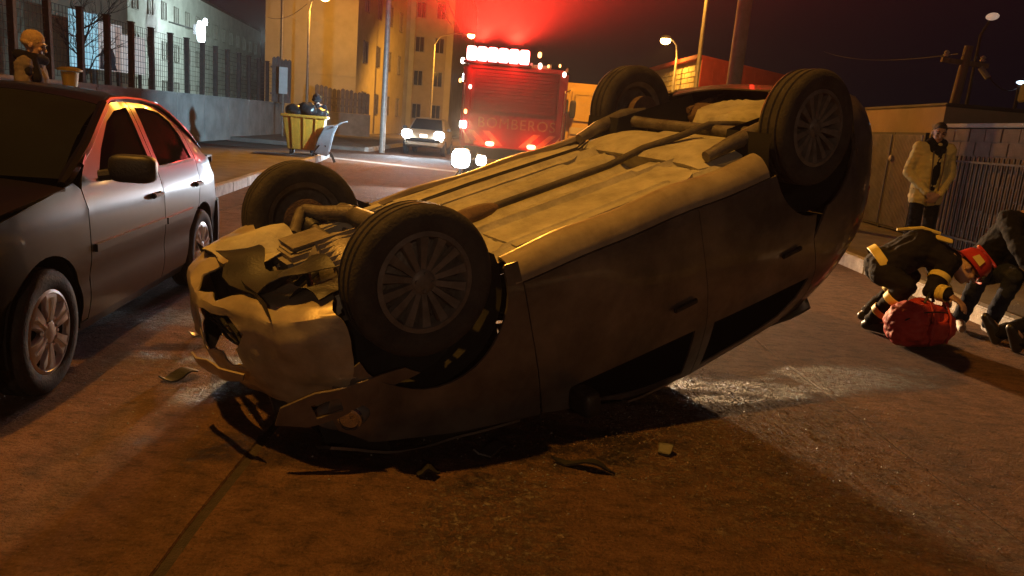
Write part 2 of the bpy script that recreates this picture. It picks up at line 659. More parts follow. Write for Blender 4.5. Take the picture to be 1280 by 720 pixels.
pl = empty('pavement_left', kind='structure')
ys = [-8, 3, 11.67, 14.3, 18.7, 22.6]
MB().prism([(lkerb(y) - .15, y) for y in ys] + [(-15.5, 22.6), (-15.5, -8)], .15, Matrix.Translation((0, 0, -.02))).build('paving', M_PAVE, pl, bevel=.01)
ys = [28.4, 40, 110]
MB().prism([(lkerb(y) - .15, y) for y in ys] + [(-40, 110), (-40, 28.4)], .15, Matrix.Translation((0, 0, -.02))).build('paving', M_PAVE, pl, bevel=.01)
y = 2.0
while y < 22.4:
    a, c = Vector((lkerb(y) - .075, y + .006, .07)), Vector((lkerb(y + 1) - .075, y + .994, .07))
    MB().bar(a, c, .145, .17 + random.uniform(-.008, .008)).build('kerb_stone', M_KERB, pl, bevel=.012)
    y += 1.0
y = 28.5
while y < 60:
    a, c = Vector((lkerb(y) - .075, y + .006, .07)), Vector((lkerb(y + 2) - .075, y + 1.99, .07))
    MB().bar(a, c, .145, .17).build('kerb_stone', M_KERB, pl)
    y += 2.0
pr = empty('pavement_right', kind='structure')
MB().prism([(4.33, -8), (9.0, -8), (9.0, 110), (4.33, 110)], .15, Matrix.Translation((0, 0, -.02))).build('paving', M_PAVE, pr, bevel=.01)
y = 1.0
while y < 26:
    MB().box((4.245 + random.uniform(-.008, .008), y + .5, .07), (.15, .985, .17 + random.uniform(-.008, .008)), Euler((0, 0, random.uniform(-.006, .006)))).build('kerb_stone', M_KERB, pr, bevel=.014)
    y += 1.0
# pale concrete strip across the mouth of the side street
a, c = Vector((-5.75, 22.95, .004)), Vector((1.4, 20.2, .004))
d = (c - a).normalized()
n = Vector((-d.y, d.x, 0)) * .28
st = empty('concrete_strip', kind='structure')
for k in range(6):
    p, q = a + (c - a) * (k / 6) + d * .01, a + (c - a) * ((k + 1) / 6) - d * .01
    MB().add([p - n, q - n, q + n, p + n], [(0, 1, 2, 3)]).build('strip_slab', M_STRIP, st)

# ------------------------------------------------------------------ vehicle materials
M_TYRE = mat('tyre_rubber', (.030, .029, .028), (.018, .018, .018), .8, scale=14, bump=.25, bscale=90)
M_DUSTTYRE = mat('dusty_tyre_rubber', (.048, .043, .038), (.025, .023, .021), .85, scale=9, bump=.3, bscale=80)
M_CAP = mat('silver_wheel_plastic', (.78, .78, .80), (.64, .64, .66), .32, .12, scale=9)
M_DULLCAP = mat('dusty_wheel_plastic', (.20, .185, .17), (.11, .10, .09), .55, .25, scale=12)
M_BLACK = mat('black_plastic', (.022, .022, .022), (.014, .014, .014), .5, scale=12, bump=.15)
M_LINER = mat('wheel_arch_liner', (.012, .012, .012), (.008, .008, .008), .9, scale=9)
M_GLASS = mat('dark_car_glass', (.010, .011, .012), (.008, .008, .009), .02, scale=3, rvar=.01, spec=.5, ior=1.02)
M_GREY = mat('dark_grey_car_paint', (.036, .037, .041), (.029, .030, .033), .30, .92, scale=3, coat=.35, rvar=.05)
M_BEIGE = mat('dusty_silver_beige_paint', (.21, .18, .155), (.10, .085, .072), .34, .5, scale=4, coat=.45, bump=.06, bscale=30, rvar=.14)
M_BUMP = mat('scuffed_bumper_paint', (.42, .36, .25), (.27, .225, .15), .36, .2, scale=6, coat=.3, bump=.08, bscale=26, rvar=.14)
M_UNDER = mat('dusty_underbody', (.46, .44, .35), (.30, .285, .22), .8, scale=7, bump=.35, bscale=45)
M_SEAL = mat('underbody_sealer', (.10, .088, .072), (.05, .045, .04), .85, scale=6, bump=.4, bscale=40)
M_STEEL = mat('dull_steel', (.20, .185, .165), (.10, .085, .07), .55, .5, scale=10, bump=.25)
M_RUST = mat('rusty_steel', (.16, .10, .065), (.09, .06, .045), .8, .2, scale=12, bump=.4)
M_ALLOY = mat('cast_alloy', (.36, .33, .28), (.22, .20, .17), .5, .5, scale=10, bump=.3)
M_LENS = mat('headlamp_lens', (.16, .16, .16), (.10, .10, .10), .2, scale=4, spec=.4, rvar=.04)
M_REFL = mat('lamp_reflector', (.6, .6, .6), (.4, .4, .4), .15, .9, scale=8)
M_AMBER = mat('amber_lens', (.55, .2, .03), (.45, .15, .02), .15, scale=4)
M_REDLENS = mat('red_lens', (.35, .015, .01), (.25, .01, .01), .15, scale=4)


def tyre_mesh(rad, w, rim, m, grooves=3):
    prof = [(rim, -w * .42), (rim + .012, -w * .47), (rad - .055, -w * .5), (rad - .02, -w * .47), (rad - .004, -w * .38)]
    for g in range(grooves):
        c = w * (-.26 + .52 * g / (grooves - 1))
        prof += [(rad, c - .010), (rad - .010, c - .006), (rad - .010, c + .006), (rad, c + .010)]
    prof += [(rad - .004, w * .38), (rad - .02, w * .47), (rad - .055, w * .5), (rim + .012, w * .47), (rim, w * .42), (rim - .02, 0)]
    mb = MB().lathe(prof, 56, closed=True)
    return mb.mesh('tyre', m, smooth=45)


def rim_multi(rim, w, m):
    # many-spoked wheel trim, outer face towards +Z
    f = w * .44
    mb = MB()
    mb.lathe([(rim + .006, f - .012), (rim + .004, f), (rim - .016, f + .004), (rim - .022, f - .012), (rim - .03, -w * .3), (rim, -w * .42)], 48)
    mb.lathe([(.0, f - .010), (.03, f - .010), (.045, f - .016), (.058, f - .03), (.058, f - .06), (0, f - .06)], 28)
    for k in range(14):
        a = 2 * math.pi * k / 14
        M = Matrix.Rotation(a, 4, 'Z')
        vs = []
        for r, h, z in ((.05, .011, f - .022), (rim * .55, .013, f - .012), (rim - .018, .019, f - .004)):
            for s in (-1, 1):
                vs.append(M @ Vector((r, s * h, z)))
                vs.append(M @ Vector((r, s * h * 1.25, z - .026)))
        fs = []
        for i in (0, 4):
            fs += [(i, i + 4, i + 6, i + 2), (i, i + 1, i + 5, i + 4), (i + 2, i + 6, i + 7, i + 3)]
        mb.add(vs, fs)
    for k in range(4):
        a = 2 * math.pi * (k + .5) / 4
        mb.lathe([(0, .010), (.008, .010), (.009, 0)], 8, Matrix.Translation((.036 * math.cos(a), .036 * math.sin(a), f - .014)))
    return mb.mesh('wheel_trim', m, smooth=40)


def rim_back(rim, w, m):
    mb = MB()
    mb.lathe([(rim, w * .40), (rim - .015, w * .30), (rim - .022, -w * .34), (rim, -w * .42)], 40)
    mb.lathe([(rim - .02, w * .06), (rim * .72, w * .12), (rim * .45, w * .2), (0, w * .2)], 40)
    for k in range(10):
        a = 2 * math.pi * k / 10
        mb.lathe([(.013, .006), (.013, -.004), (0, -.004)], 10, Matrix.Translation((rim * .78 * math.cos(a), rim * .78 * math.sin(a), w * .105)))
    return mb.mesh('steel_rim', m, smooth=40)


def rim_six(rim, w, m):
    f = w * .44
    mb = MB()
    mb.lathe([(rim + .010, f - .014), (rim + .008, f), (rim - .010, f + .006), (rim - .020, f - .006), (rim - .026, f - .02)], 48)
    mb.lathe([(.0, f + .012), (.032, f + .010), (.05, f + .004), (.055, f - .03)], 28)
    for k in range(6):
        M = Matrix.Rotation(2 * math.pi * k / 6 + .1, 4, 'Z')
        vs = []
        for r, h, z in ((.045, .022, f), (rim * .45, .026, f + .008), (rim * .75, .038, f + .010), (rim - .014, .052, f + .002)):
            for s in (-1, 1):
                vs.append(M @ Vector((r, s * h, z)))
                vs.append(M @ Vector((r, s * (h + .006), z - .03)))
        fs = []
        for i in (0, 4, 8):
            fs += [(i, i + 4, i + 6, i + 2), (i, i + 1, i + 5, i + 4), (i + 2, i + 6, i + 7, i + 3)]
        mb.add(vs, fs)
        # raised rib down the middle of each spoke
        mb.add([M @ Vector(p) for p in ((.05, -.004, f + .012), (.05, .004, f + .012), (rim - .03, .006, f + .016), (rim - .03, -.006, f + .016), (.05, -.008, f), (.05, .008, f), (rim - .03, .012, f + .002), (rim - .03, -.012, f + .002))],
               [(0, 1, 2, 3), (0, 3, 7, 4), (1, 5, 6, 2), (3, 2, 6, 7)])
        a = 2 * math.pi * (k + .5) / 6 + .1
        mb.lathe([(0, .012), (.008, .011), (.010, 0)], 8, Matrix.Translation((.068 * math.cos(a), .068 * math.sin(a), f - .006)))
    return mb.mesh('hub_cap', m, smooth=40)


def wheel(parent, loc, side, tyre, trim, trimname, back, steer=0.0, spin=0.0, camber=0.0):
    """side -1: outer face towards -y, +1: towards +y"""
    w = empty('wheel', loc, parent=parent)
    rx = R(90) if side < 0 else R(-90)
    w.rotation_euler = (Matrix.Rotation(steer, 3, 'Z') @ Matrix.Rotation(rx + camber, 3, 'X') @ Matrix.Rotation(spin, 3, 'Z')).to_euler()
    link('tyre', tyre, w)
    if trim: link(trimname, trim, w)
    if back: link('rim', back, w)
    return w


# ------------------------------------------------------------------ the overturned hatchback
OC_ROT = Matrix(((-0.7884, -0.5658, 0.2414), (-0.5306, 0.8240, 0.1987), (-0.3113, 0.0286, -0.9499)))
oc = empty('overturned_car', label='dusty beige hatchback lying upside down on its crushed roof', cat='car')
oc.matrix_world = Matrix.Translation((0.1706, 4.2676, 1.1444)) @ OC_ROT.to_4x4()

# plan of the body at height z above the hubs: half width, tail x
OCT = [(-.06, .745, -1.88), (-.02, .785, -1.97), (.05, .805, -2.04), (.2, .822, -2.10), (.45, .828, -2.09), (.6, .822, -2.06), (.74, .80, -2.03),
       (.83, .780, -2.00), (.95, .742, -1.91), (1.08, .692, -1.78), (1.18, .645, -1.62), (1.25, .55, -1.46)]
NS = 5.0


def oc_y(x, z):
    w, xb = interp(OCT, z)
    xc, hl = (2.06 + xb) / 2, (2.06 - xb) / 2
    X = min(.995, abs((x - xc) / hl))
    return w * (1 - X ** NS) ** (1 / NS)


def oc_xtail(y, z):
    w, xb = interp(OCT, z)
    xc, hl = (2.06 + xb) / 2, (2.06 - xb) / 2
    Y = min(.995, abs(y) / w)
    return xc - hl * (1 - Y ** NS) ** (1 / NS)


def corner_x(z, fr=.87):
    w, xb = interp(OCT, z)
    return (2.06 + xb) / 2 - (2.06 - xb) / 2 * fr


CY = (1 - .87 ** NS) ** (1 / NS)


def belt(x): return .825 - .075 * (x + .34)


def oc_top(x): return interp([(-1.6, 1.15), (-1.25, 1.185), (-.3, 1.185), (0, 1.125), (.25, 1.06)], x)


def dent(p, amp=.018, sc=3.0):
    n = Vector((noise.noise(p * sc), noise.noise(p * sc + Vector((7, 3, 1))), noise.noise(p * sc + Vector((1, 9, 4)))))
    return p + n * amp


def bodydent(p):
    return dent(dent(p, .010, 2.2), .035 * max(0, min(1, (p.x - .85) / .6)), 3.2)


AF, AR, AZ = 1.235, -1.225, .10      # wheel arches
ar_ = .365


def side_poly(kind):
    if kind == 'fender':
        return [(.795, .055), (.795, .70), (.80, .84), (1.05, .77), (1.40, .665), (1.62, .57), (1.72, .46), (1.74, .36), (1.70, .26)] + \
               [q for q in arc(AF, AZ, ar_, 18, 186, 18) if q[1] > .04] + [(AF - ar_ - .01, .05)]
    if kind == 'front_door':
        return [(.789, .157), (.789, .70), (.785, .84), (.64, .90), (.45, .95), (.25, oc_top(.25) - .01), (.05, oc_top(.05)), (-.12, oc_top(-.12)), (-.29, oc_top(-.29)), (-.295, .8), (-.277, .157)]
    if kind == 'front_window':
        return [(.60, belt(.57) + .015), (.60, .88), (.42, .955), (.20, 1.035), (.02, 1.085), (-.20, 1.125), (-.215, belt(-.2) + .012)]
    if kind == 'rear_door':
        a = [q for q in arc(AR, AZ, ar_ + .012, 8, 100, 12) if q[0] > -1.22]
        return [(-.281, .157), (-.299, .8), (-.296, oc_top(-.3)), (-.8, oc_top(-.8)), (-1.15, oc_top(-1.15)), (-1.27, 1.03), (-1.255, .86), (-1.17, .62)] + list(reversed(a)) + [(AR + ar_ + .012, .157)]
    if kind == 'rear_window':
        return [(-.365, belt(-.36) + .012), (-.355, 1.14), (-.75, 1.14), (-1.02, 1.11), (-1.15, 1.03), (-1.215, belt(-1.2) + .012)]
    if kind == 'quarter':
        zs = [1.15, 1.08, .98, .9, .82, .74, .6, .45, .3, .2, .1, .02]
        a = [q for q in arc(AR, AZ, ar_, -170, -262, 14)]
        a = [q for q in arc(AR, AZ, ar_, 100, 196, 14)]
        return [(-1.176, .62), (-1.261, .86), (-1.276, 1.03), (-1.16, oc_top(-1.16) - .004), (-1.3, oc_top(-1.3))] + [(corner_x(z), z) for z in zs] + [(AR - ar_ + .01, .0)] + [q for q in reversed(a) if q[1] > .0]


def both(name, kind, m, hole=None, step=.06, thick=.012):
    for s in (-1, 1):
        mb = MB()
        patch(mb, side_poly(kind), lambda x, z: (x, s * oc_y(x, z), z), (0, s, 0), step, [side_poly(hole)] if hole else [], thick,
              bodydent)
        o = mb.build(name, m, oc, smooth=35, recalc=False)
        yield s, o


for s, o in both('front_fender', 'fender', M_BEIGE): pass
DOORS = {}
for s, o in both('front_door', 'front_door', M_BEIGE, 'front_window'): DOORS[s, 'f'] = o
for s, o in both('rear_door', 'rear_door', M_BEIGE, 'rear_window'): DOORS[s, 'r'] = o
for s, o in both('rear_quarter', 'quarter', M_BEIGE): pass
for k, kind in (('f', 'front_window'), ('r', 'rear_window')):
    for s in (-1, 1):
        mb = MB()
        patch(mb, side_poly(kind), lambda x, z: (x, s * (oc_y(x, z) - .010), z), (0, s, 0), .09, (), .003, bodydent)
        mb.build('window', M_GLASS, DOORS[s, k], smooth=35, recalc=False)
        # handle
        hx = -.12 if k == 'f' else -.95
        MB().box((hx, s * (oc_y(hx, .62) + .014), .625), (.16, .02, .028)).build('handle', M_BLACK, DOORS[s, k], bevel=.006)
# lower side sills
for s in (-1, 1):
    mb = MB()
    def fs(x, t):
        y, z = interp([(0, .815, .150), (.25, .810, .120), (.42, .792, .085), (.58, .764, .057), (.75, .729, .041), (.9, .695, .036), (1, .690, .066)], t)
        return (x, s * y, z + .006 * math.sin(x * 9) * (t > .5))
    patch(mb, [(-.80, 0), (.83, 0), (.83, 1), (-.80, 1)], fs, (0, s, -1), .08, (), .01, bodydent)
    mb.build('sill', M_BUMP, oc, smooth=50, recalc=False)
# roof, pillars, screens
mb = MB()
def froof(x, v):
    z1 = oc_top(x) + .012
    hw = interp(OCT, z1)[0] * (1 - max(0, (-x - 1.0)) * .05)
    return (x, v * hw, z1 + .07 * (1 - abs(v) ** 2.6))
patch(mb, [(.20, -1), (.20, 1), (-1.36, 1), (-1.50, .8), (-1.50, -.8), (-1.36, -1)], froof, (0, 0, 1), .09, (), .012, lambda p: dent(p, .03, 2.5))
mb.build('roof', M_BEIGE, oc, smooth=50, recalc=False)
mb = MB()
def fws(t, v):
    a = Vector((.93 - .12 * v * v, v * .72, .835 - .01 * v * v))
    b = Vector(froof(.23, v * .97))
    return a.lerp(b, t) + Vector((.02 * math.sin(math.pi * t), 0, .03 * math.sin(math.pi * t)))
patch(mb, [(0, -1), (1, -1), (1, 1), (0, 1)], fws, (1, 0, .6), .12, (), .005, lambda p: dent(p, .04, 3))
mb.build('windscreen', M_GLASS, oc, smooth=50, recalc=False)
for s in (-1, 1):
    MB().tube([(.80, s * .715, .775), (.45, s * .69, .93), (.24, s * .66, 1.05)], [.035, .032, .034], 8).build('windscreen_pillar', M_BEIGE, oc, smooth=True)
# tailgate, rear bumper, rear screen
mb = MB()
def ft(v, z):
    w, xb = interp(OCT, z)
    return (oc_xtail(v * w, z), v * w, z)
patch(mb, [(-CY, .42), (CY, .42), (CY, 1.06), (.9 * CY, 1.19), (-.9 * CY, 1.19), (-CY, 1.06)], ft, (-1, 0, .2), .1,
      [[(-.72, .83), (.72, .83), (.68, 1.13), (-.68, 1.13)]], .014, lambda p: dent(p, .012, 2.5))
tg = mb.build('tailgate', M_BEIGE, oc, smooth=40, recalc=False)
mb = MB()
patch(mb, [(-.72, .83), (.72, .83), (.68, 1.13), (-.68, 1.13)], lambda v, z: Vector(ft(v, z)) + Vector((.01, 0, 0)), (-1, 0, .2), .12, (), .003, lambda p: dent(p, .012, 2.5))
mb.build('window', M_GLASS, tg, smooth=40, recalc=False)
MB().box((-2.095, 0, .56), (.015, .50, .12)).build('number_plate_recess', M_BLACK, tg, bevel=.004)
for s in (-1, 1):
    mb = MB()
    patch(mb, [(s * .80, .55), (s * CY, .55), (s * CY, .86), (s * .84, .86)], lambda v, z: Vector(ft(v, z)) - Vector((.008, 0, 0)), (-1, 0, .1), .06, (), .02)
    mb.build('tail_light', M_REDLENS, oc, smooth=40, recalc=False)
mb = MB()
zs = [-.06, 0, .06, .12, .2, .3, .41]
patch(mb, [(-CY, -.06), (CY, -.06), (CY, .41), (-CY, .41)], ft, (-1, 0, 0), .09, (), .015)
for s in (-1, 1):
    a = [q for q in arc(AR, AZ, ar_ + .006, 150, 196, 8) if q[1] > .0]
    pts = [(corner_x(z), z) for z in (-.06, .05, .2, .41)] + [(AR - ar_ - .02, .41)] + [(AR - ar_ - .01, .2)] + [q for q in a[2:]] + [(AR - ar_ + .03, -.03), (AR - ar_ + .02, -.06)]
    patch(mb, pts, lambda x, z: (x, s * (oc_y(x, z) + .006), z), (0, s, 0), .06, (), .015)
# lower lip folded under the car
def flip(v, t):
    w, xb = interp(OCT, -.06)
    return (oc_xtail(v * w, -.06) + t * .16, v * (w - t * .12), -.06 - .01 * t + .0)
patch(mb, [(-CY, 0), (CY, 0), (CY, 1), (-CY, 1)], flip, (0, 0, -1), .12, (), .01)
mb.build('rear_bumper', M_BEIGE, oc, smooth=40, recalc=False)

# wheel arch liners
for s in (-1, 1):
    for cx in (AF, AR):
        mb = MB()
        a0, a1 = (-25, 205)
        pts = arc(cx, AZ, ar_ + .004, a0, a1, 20)
        if cx == AF: pts = arc(cx, AZ, ar_ + .004, 20, 195, 20)
        n = len(pts)
        y0, y1 = s * .765, s * .46
        mb.add([(x, y0, z) for x, z in pts] + [(x, y1, z) for x, z in pts], [(i, i + 1, n + i + 1, n + i) for i in range(n - 1)])
        mb.add([(x, y1, z) for x, z in pts], [tuple(range(n))])
        mb.build('wheel_arch_liner', M_LINER, oc, smooth=40)

# ---- hood, crumpled
mb = MB()
def fh(x, v):
    w = .80 - .10 * max(0, x - 1.5)
    z = interp([(.90, .85), (1.3, .765), (1.7, .645), (1.96, .56)], x) - .02 * abs(v) ** 3
    return (x, v * w, z)
def crush(p):
    k = max(0., min(1., (p.x - 1.0) / .8))
    p = dent(p, .05 * k + .01, 4.0)
    p.z -= .03 * k * (.5 + .5 * noise.noise(p * 2.2))
    return p
patch(mb, [(.92, -.98), (1.78, -.93), (1.84, 0), (1.78, .93), (.92, .98)], fh, (0, 0, 1), .06, (), .012, crush)
mb.build('bonnet', M_BEIGE, oc, smooth=35, recalc=False)

# ---- front bumper: torn off its mounts and bent
BP = [(1.56, -.80), (1.70, -.785), (1.83, -.72), (1.95, -.58), (2.03, -.36), (2.06, -.1), (2.06, .12), (2.03, .36), (1.95, .58), (1.83, .72), (1.70, .785), (1.58, .80)]
def bp_at(t):
    t = max(0, min(1, t)) * (len(BP) - 1)
    i = min(len(BP) - 2, int(t))
    f = t - i
    p0 = BP[max(0, i - 1)]; p1 = BP[i]; p2 = BP[i + 1]; p3 = BP[min(len(BP) - 1, i + 2)]
    def cr(a, b, c, d): return .5 * ((2 * b) + (-a + c) * f + (2 * a - 5 * b + 4 * c - d) * f * f + (-a + 3 * b - 3 * c + d) * f ** 3)
    return Vector((cr(p0[0], p1[0], p2[0], p3[0]), cr(p0[1], p1[1], p2[1], p3[1]), 0))
BPROF = [(-.30, -.185), (-.20, -.20), (-.08, -.195), (-.02, -.165), (.0, -.11), (.01, -.02), (.018, .06), (.012, .11), (-.005, .17), (-.03, .215), (-.07, .24)]
def fb(t, u):
    k = u * (len(BPROF) - 1)
    i = min(len(BPROF) - 2, int(k))
    o, z = (BPROF[i][j] + (BPROF[i + 1][j] - BPROF[i][j]) * (k - i) for j in (0, 1))
    p = bp_at(t)
    q = (bp_at(t + .01) - bp_at(t - .01)).normalized()
    nrm = Vector((q.y, -q.x, 0))
    p = p + nrm * o
    p.z = z
    return p
def bcrumple(p):
    p = dent(p, .030, 4.2)
    p = dent(p, .010, 13.0)
    s = max(0, -p.y) / .8
    p.z += .145 + .03 * s * s
    p.x -= .09 + .03 * s
    return p
mb = MB()
holes = [[(.325, .42), (.36, .35), (.41, .38), (.465, .36), (.48, .50), (.445, .60), (.40, .57), (.375, .66), (.335, .60), (.345, .52)], [(.50, .62), (.62, .60), (.70, .64), (.69, .76), (.55, .78)],
         [(.36, .03), (.42, .05), (.50, .03), (.565, .10), (.55, .22), (.49, .28), (.44, .22), (.405, .27), (.37, .19), (.345, .12)]]
edge = [(.10, .0), (.2, .02), (.33, .0), (.5, -.02), (.6, .0), (.8, .03), (.95, 0), (1, .3), (.99, .8), (.9, .95), (.8, .9), (.7, .98), (.6, .9), (.5, .97), (.42, .88), (.36, .95), (.28, .86), (.2, .93), (.14, .80), (.105, .66), (.095, .45), (.11, .25)]
patch(mb, edge, fb, (1, 0, 0), .022, holes, .008, bcrumple)
mb.build('front_bumper', M_BUMP, oc, smooth=35, recalc=False)
mb = MB()
for z in (.02, .07, .12):
    mb.tube([bcrumple(Vector((1.97 - .0 * k, -.45 + .12 * k, z + .02 * math.sin(k * 1.7)))) for k in range(8)], .009, 6)
mb.build('grille_bar', M_BLACK, oc)
# broken bits of the bumper's inside and a snapped lip
mb = MB()
patch(mb, [(.29, .0), (.36, -.05), (.44, -.02), (.45, .10), (.38, .12), (.30, .08)], lambda t, u: fb(t, .72 + u * .7) + Vector((.0, -.03, .05)), (1, 0, 0), .03, (), .008, lambda p: dent(p, .03, 6))
mb.build('bumper_lip', M_BUMP, oc, smooth=35, recalc=False)
MB().tube([(1.62, -.62, .10), (1.70, -.5, .10), (1.74, 0, .10), (1.70, .5, .10), (1.62, .62, .10)], [.04] * 5, 8).build('bumper_beam', M_STEEL, oc, smooth=True)
mb = MB()
mb.grid(lambda y, z: (1.80 + .02 * noise.noise(Vector((y * 5, z * 5, 0))), y, z), [-.6 + .15 * k for k in range(9)], [-.08, .06, .2, .34, .48])
mb.build('radiator', M_BLACK, oc)
# headlamps
for s in (-1, 1):
    hl = MB()
    M = frame((1.70, s * .752, .43), Vector((-.80, s * .60, .0)).normalized(), (0, 0, 1), Vector((.60, s * .80, .0)).normalized())
    pr = [(0, .0), (.05, -.004), (.12, -.012), (.145, -.03), (.15, -.06), (.12, -.09), (0, -.10)]
    S = Matrix.Diagonal((.80, .44, .8, 1))
    hl.lathe(pr, 28, M @ S)
    h = hl.build('headlight', M_LENS, oc, smooth=50)
    MB().lathe([(.040, .012), (.050, .008), (.053, -.006), (.042, -.01)], 24, M @ Matrix.Translation((.045, 0, .002)), closed=True).build('bezel', M_REFL, h, smooth=True)
    MB().lathe([(.0, .001), (.038, .007), (.040, -.01)], 20, M @ Matrix.Translation((.045, 0, .002))).build('reflector', M_AMBER if s > 5 else M_REFL, h, smooth=True)
# fog lamp recess and loose fender edge under the headlamp
mb = MB()
patch(mb, [(.03, .02), (.16, .0), (.40, .03), (.55, .05), (.60, .10), (.40, .105), (.22, .13), (.10, .12), (.0, .08)], lambda a, b: (1.93 - a, -.74 - .05 * min(1, a * 4) - .02 * math.sin(a * 7), .27 + b), (0, -1, 0), .04, [[(.13, .045), (.24, .05), (.24, .105), (.14, .10)]], .012, lambda p: dent(p, .02, 5))
mb.build('bumper_end_cap', M_BEIGE, oc, smooth=35, recalc=False)

# ---- floor
def floor_z(x, y):
    ay = abs(y)
    z = .078
    # transmission tunnel
    z += .085 * max(0, 1 - (ay / .15) ** 4) * (1 if x < 1.0 else 0)
    # floor ribs along the car
    for yc, w, h in ((.335, .035, -.040), (.60, .022, -.018), (.235, .014, -.014), (.47, .016, .02)):
        d = (ay - yc) / w
        if abs(d) < 1: z += h * (1 - d * d) ** 2 * (x > -.72)
    # seat pan hump: rounded panel ends
    if x < -.62: z += .05 * min(1, (-x - .62) / .12)
    if -.30 < x < .75 and .26 < ay < .68: z -= .016
    e = 1.0 if x > -.40 else 0
    return z + .004 * noise.noise(Vector((x * 6, y * 6, 0)))
xs = [.92 - .03 * k for k in range(62)]
ysx = [-.70 + .02 * k for k in range(71)]
mb = MB().grid(lambda x, y: (x, y, floor_z(x, y)), xs, ysx)
mb.build('floor_pan', M_UNDER, oc, smooth=60)
# big rounded stiffening panel whose end shows as an arc
for s in (-1, 1):
    mb = MB()
    pl_ = [(.70, s * .29), (.70, s * .66), (-.30, s * .66)] + [(-.30 - .22 * math.sin(R(a)), s * (.475 + .185 * math.cos(R(a)))) for a in range(10, 180, 10)] + [(-.30, s * .29)]
    patch(mb, pl_, lambda x, y: (x, y, floor_z(x, y) * .3 + .034), (0, 0, -1), .08, (), .03)
    mb.build('floor_panel', M_UNDER, oc, smooth=40, recalc=False)
# rear floor and spare wheel well
mb = MB()
def rf(x, y):
    z = .13
    d = math.hypot((x + 1.52) / .30, (y - .02) / .33)
    if d < 1: z -= .13 * min(1, (1 - d) * 5)
    z += .03 * math.sin(y * 22) * .25
    return (x, y, z)
mb.grid(rf, [-.93 - .035 * k for k in range(26)], [-.68 + .034 * k for k in range(41)])
mb.build('boot_floor', M_UNDER, oc, smooth=50)
# fuel tank under the rear seat
mb = MB()
def tank(x, v):
    return (x, v * (.60 - .05 * ((x + .78) / .2) ** 2), .072 - .048 * (1 - abs(v) ** 6) * (1 - abs((x + .78) / .235) ** 6))
patch(mb, [(-.565, -1), (-.995, -1), (-.995, 1), (-.565, 1)], tank, (0, 0, -1), .06, (), .12)
mb.build('fuel_tank', M_UNDER, oc, smooth=50, recalc=False)
# twist beam axle, trailing arms, springs and dampers
ax = empty('rear_axle', (0, 0, 0), parent=oc)
mb = MB()
mb.tube([(-1.02, -.60, -.005), (-1.03, -.3, .005), (-1.03, .3, .005), (-1.02, .60, -.005)], [.040, .036, .036, .040], 10)
mb.build('axle_beam', M_STEEL, ax, smooth=True)
for s in (-1, 1):
    MB().tube([(-.62, s * .55, .02), (-.80, s * .57, -.01), (-1.02, s * .58, -.02), (-1.225, s * .60, .0)], [.032, .042, .055, .045], 10).build('trailing_arm', M_STEEL, ax, smooth=True)
    MB().tube([(-1.25, s * .54, .0), (-1.18, s * .50, .34)], .028, 8).build('damper', M_BLACK, ax, smooth=True)
    MB().tube([(-1.06 + .06 * math.cos(t * .7), s * .47 + .06 * math.sin(t * .7), .0 + .011 * t) for t in range(28)], .008, 6).build('spring', M_BLACK, ax, smooth=True)
    MB().lathe([(0, .02), (.11, .02), (.115, -.04), (0, -.04)], 24, frame((-1.225, s * .615, 0), (1, 0, 0), (0, 0, 1), (0, 1, 0))).build('brake_drum', M_RUST, ax, smooth=40)
# exhaust
ex = MB().tube([(1.15, .10, -.02), (.9, .02, .01), (.5, 0, .03), (-.4, 0, .03), (-.62, -.06, -.02), (-.80, -.15, -.045), (-1.0, -.22, -.075), (-1.2, -.25, -.03), (-1.35, -.28, .02)], .021, 10).build('exhaust_pipe', M_SEAL, oc, smooth=True)
ex.location.z = .04
MB().ell((.55, 0, .03), (.17, .07, .04)).build('catalyser', M_RUST, ex, smooth=True)
MB().ell((-1.62, .42, .05), (.12, .22, .07)).build('silencer', M_RUST, ex, smooth=True)
MB().tube([(-1.5, .45, .0), (-1.75, .50, .0), (-1.93, .52, .0)], .022, 8).build('tailpipe', M_RUST, ex, smooth=True)
# brake and fuel lines
for yy in (.40, .43):
    MB().tube([(.95, yy, .045), (.3, yy + .01, .035), (-.5, yy, .038), (-.62, yy + .06, .03)], .006, 6).build('brake_line', M_BLACK, oc)
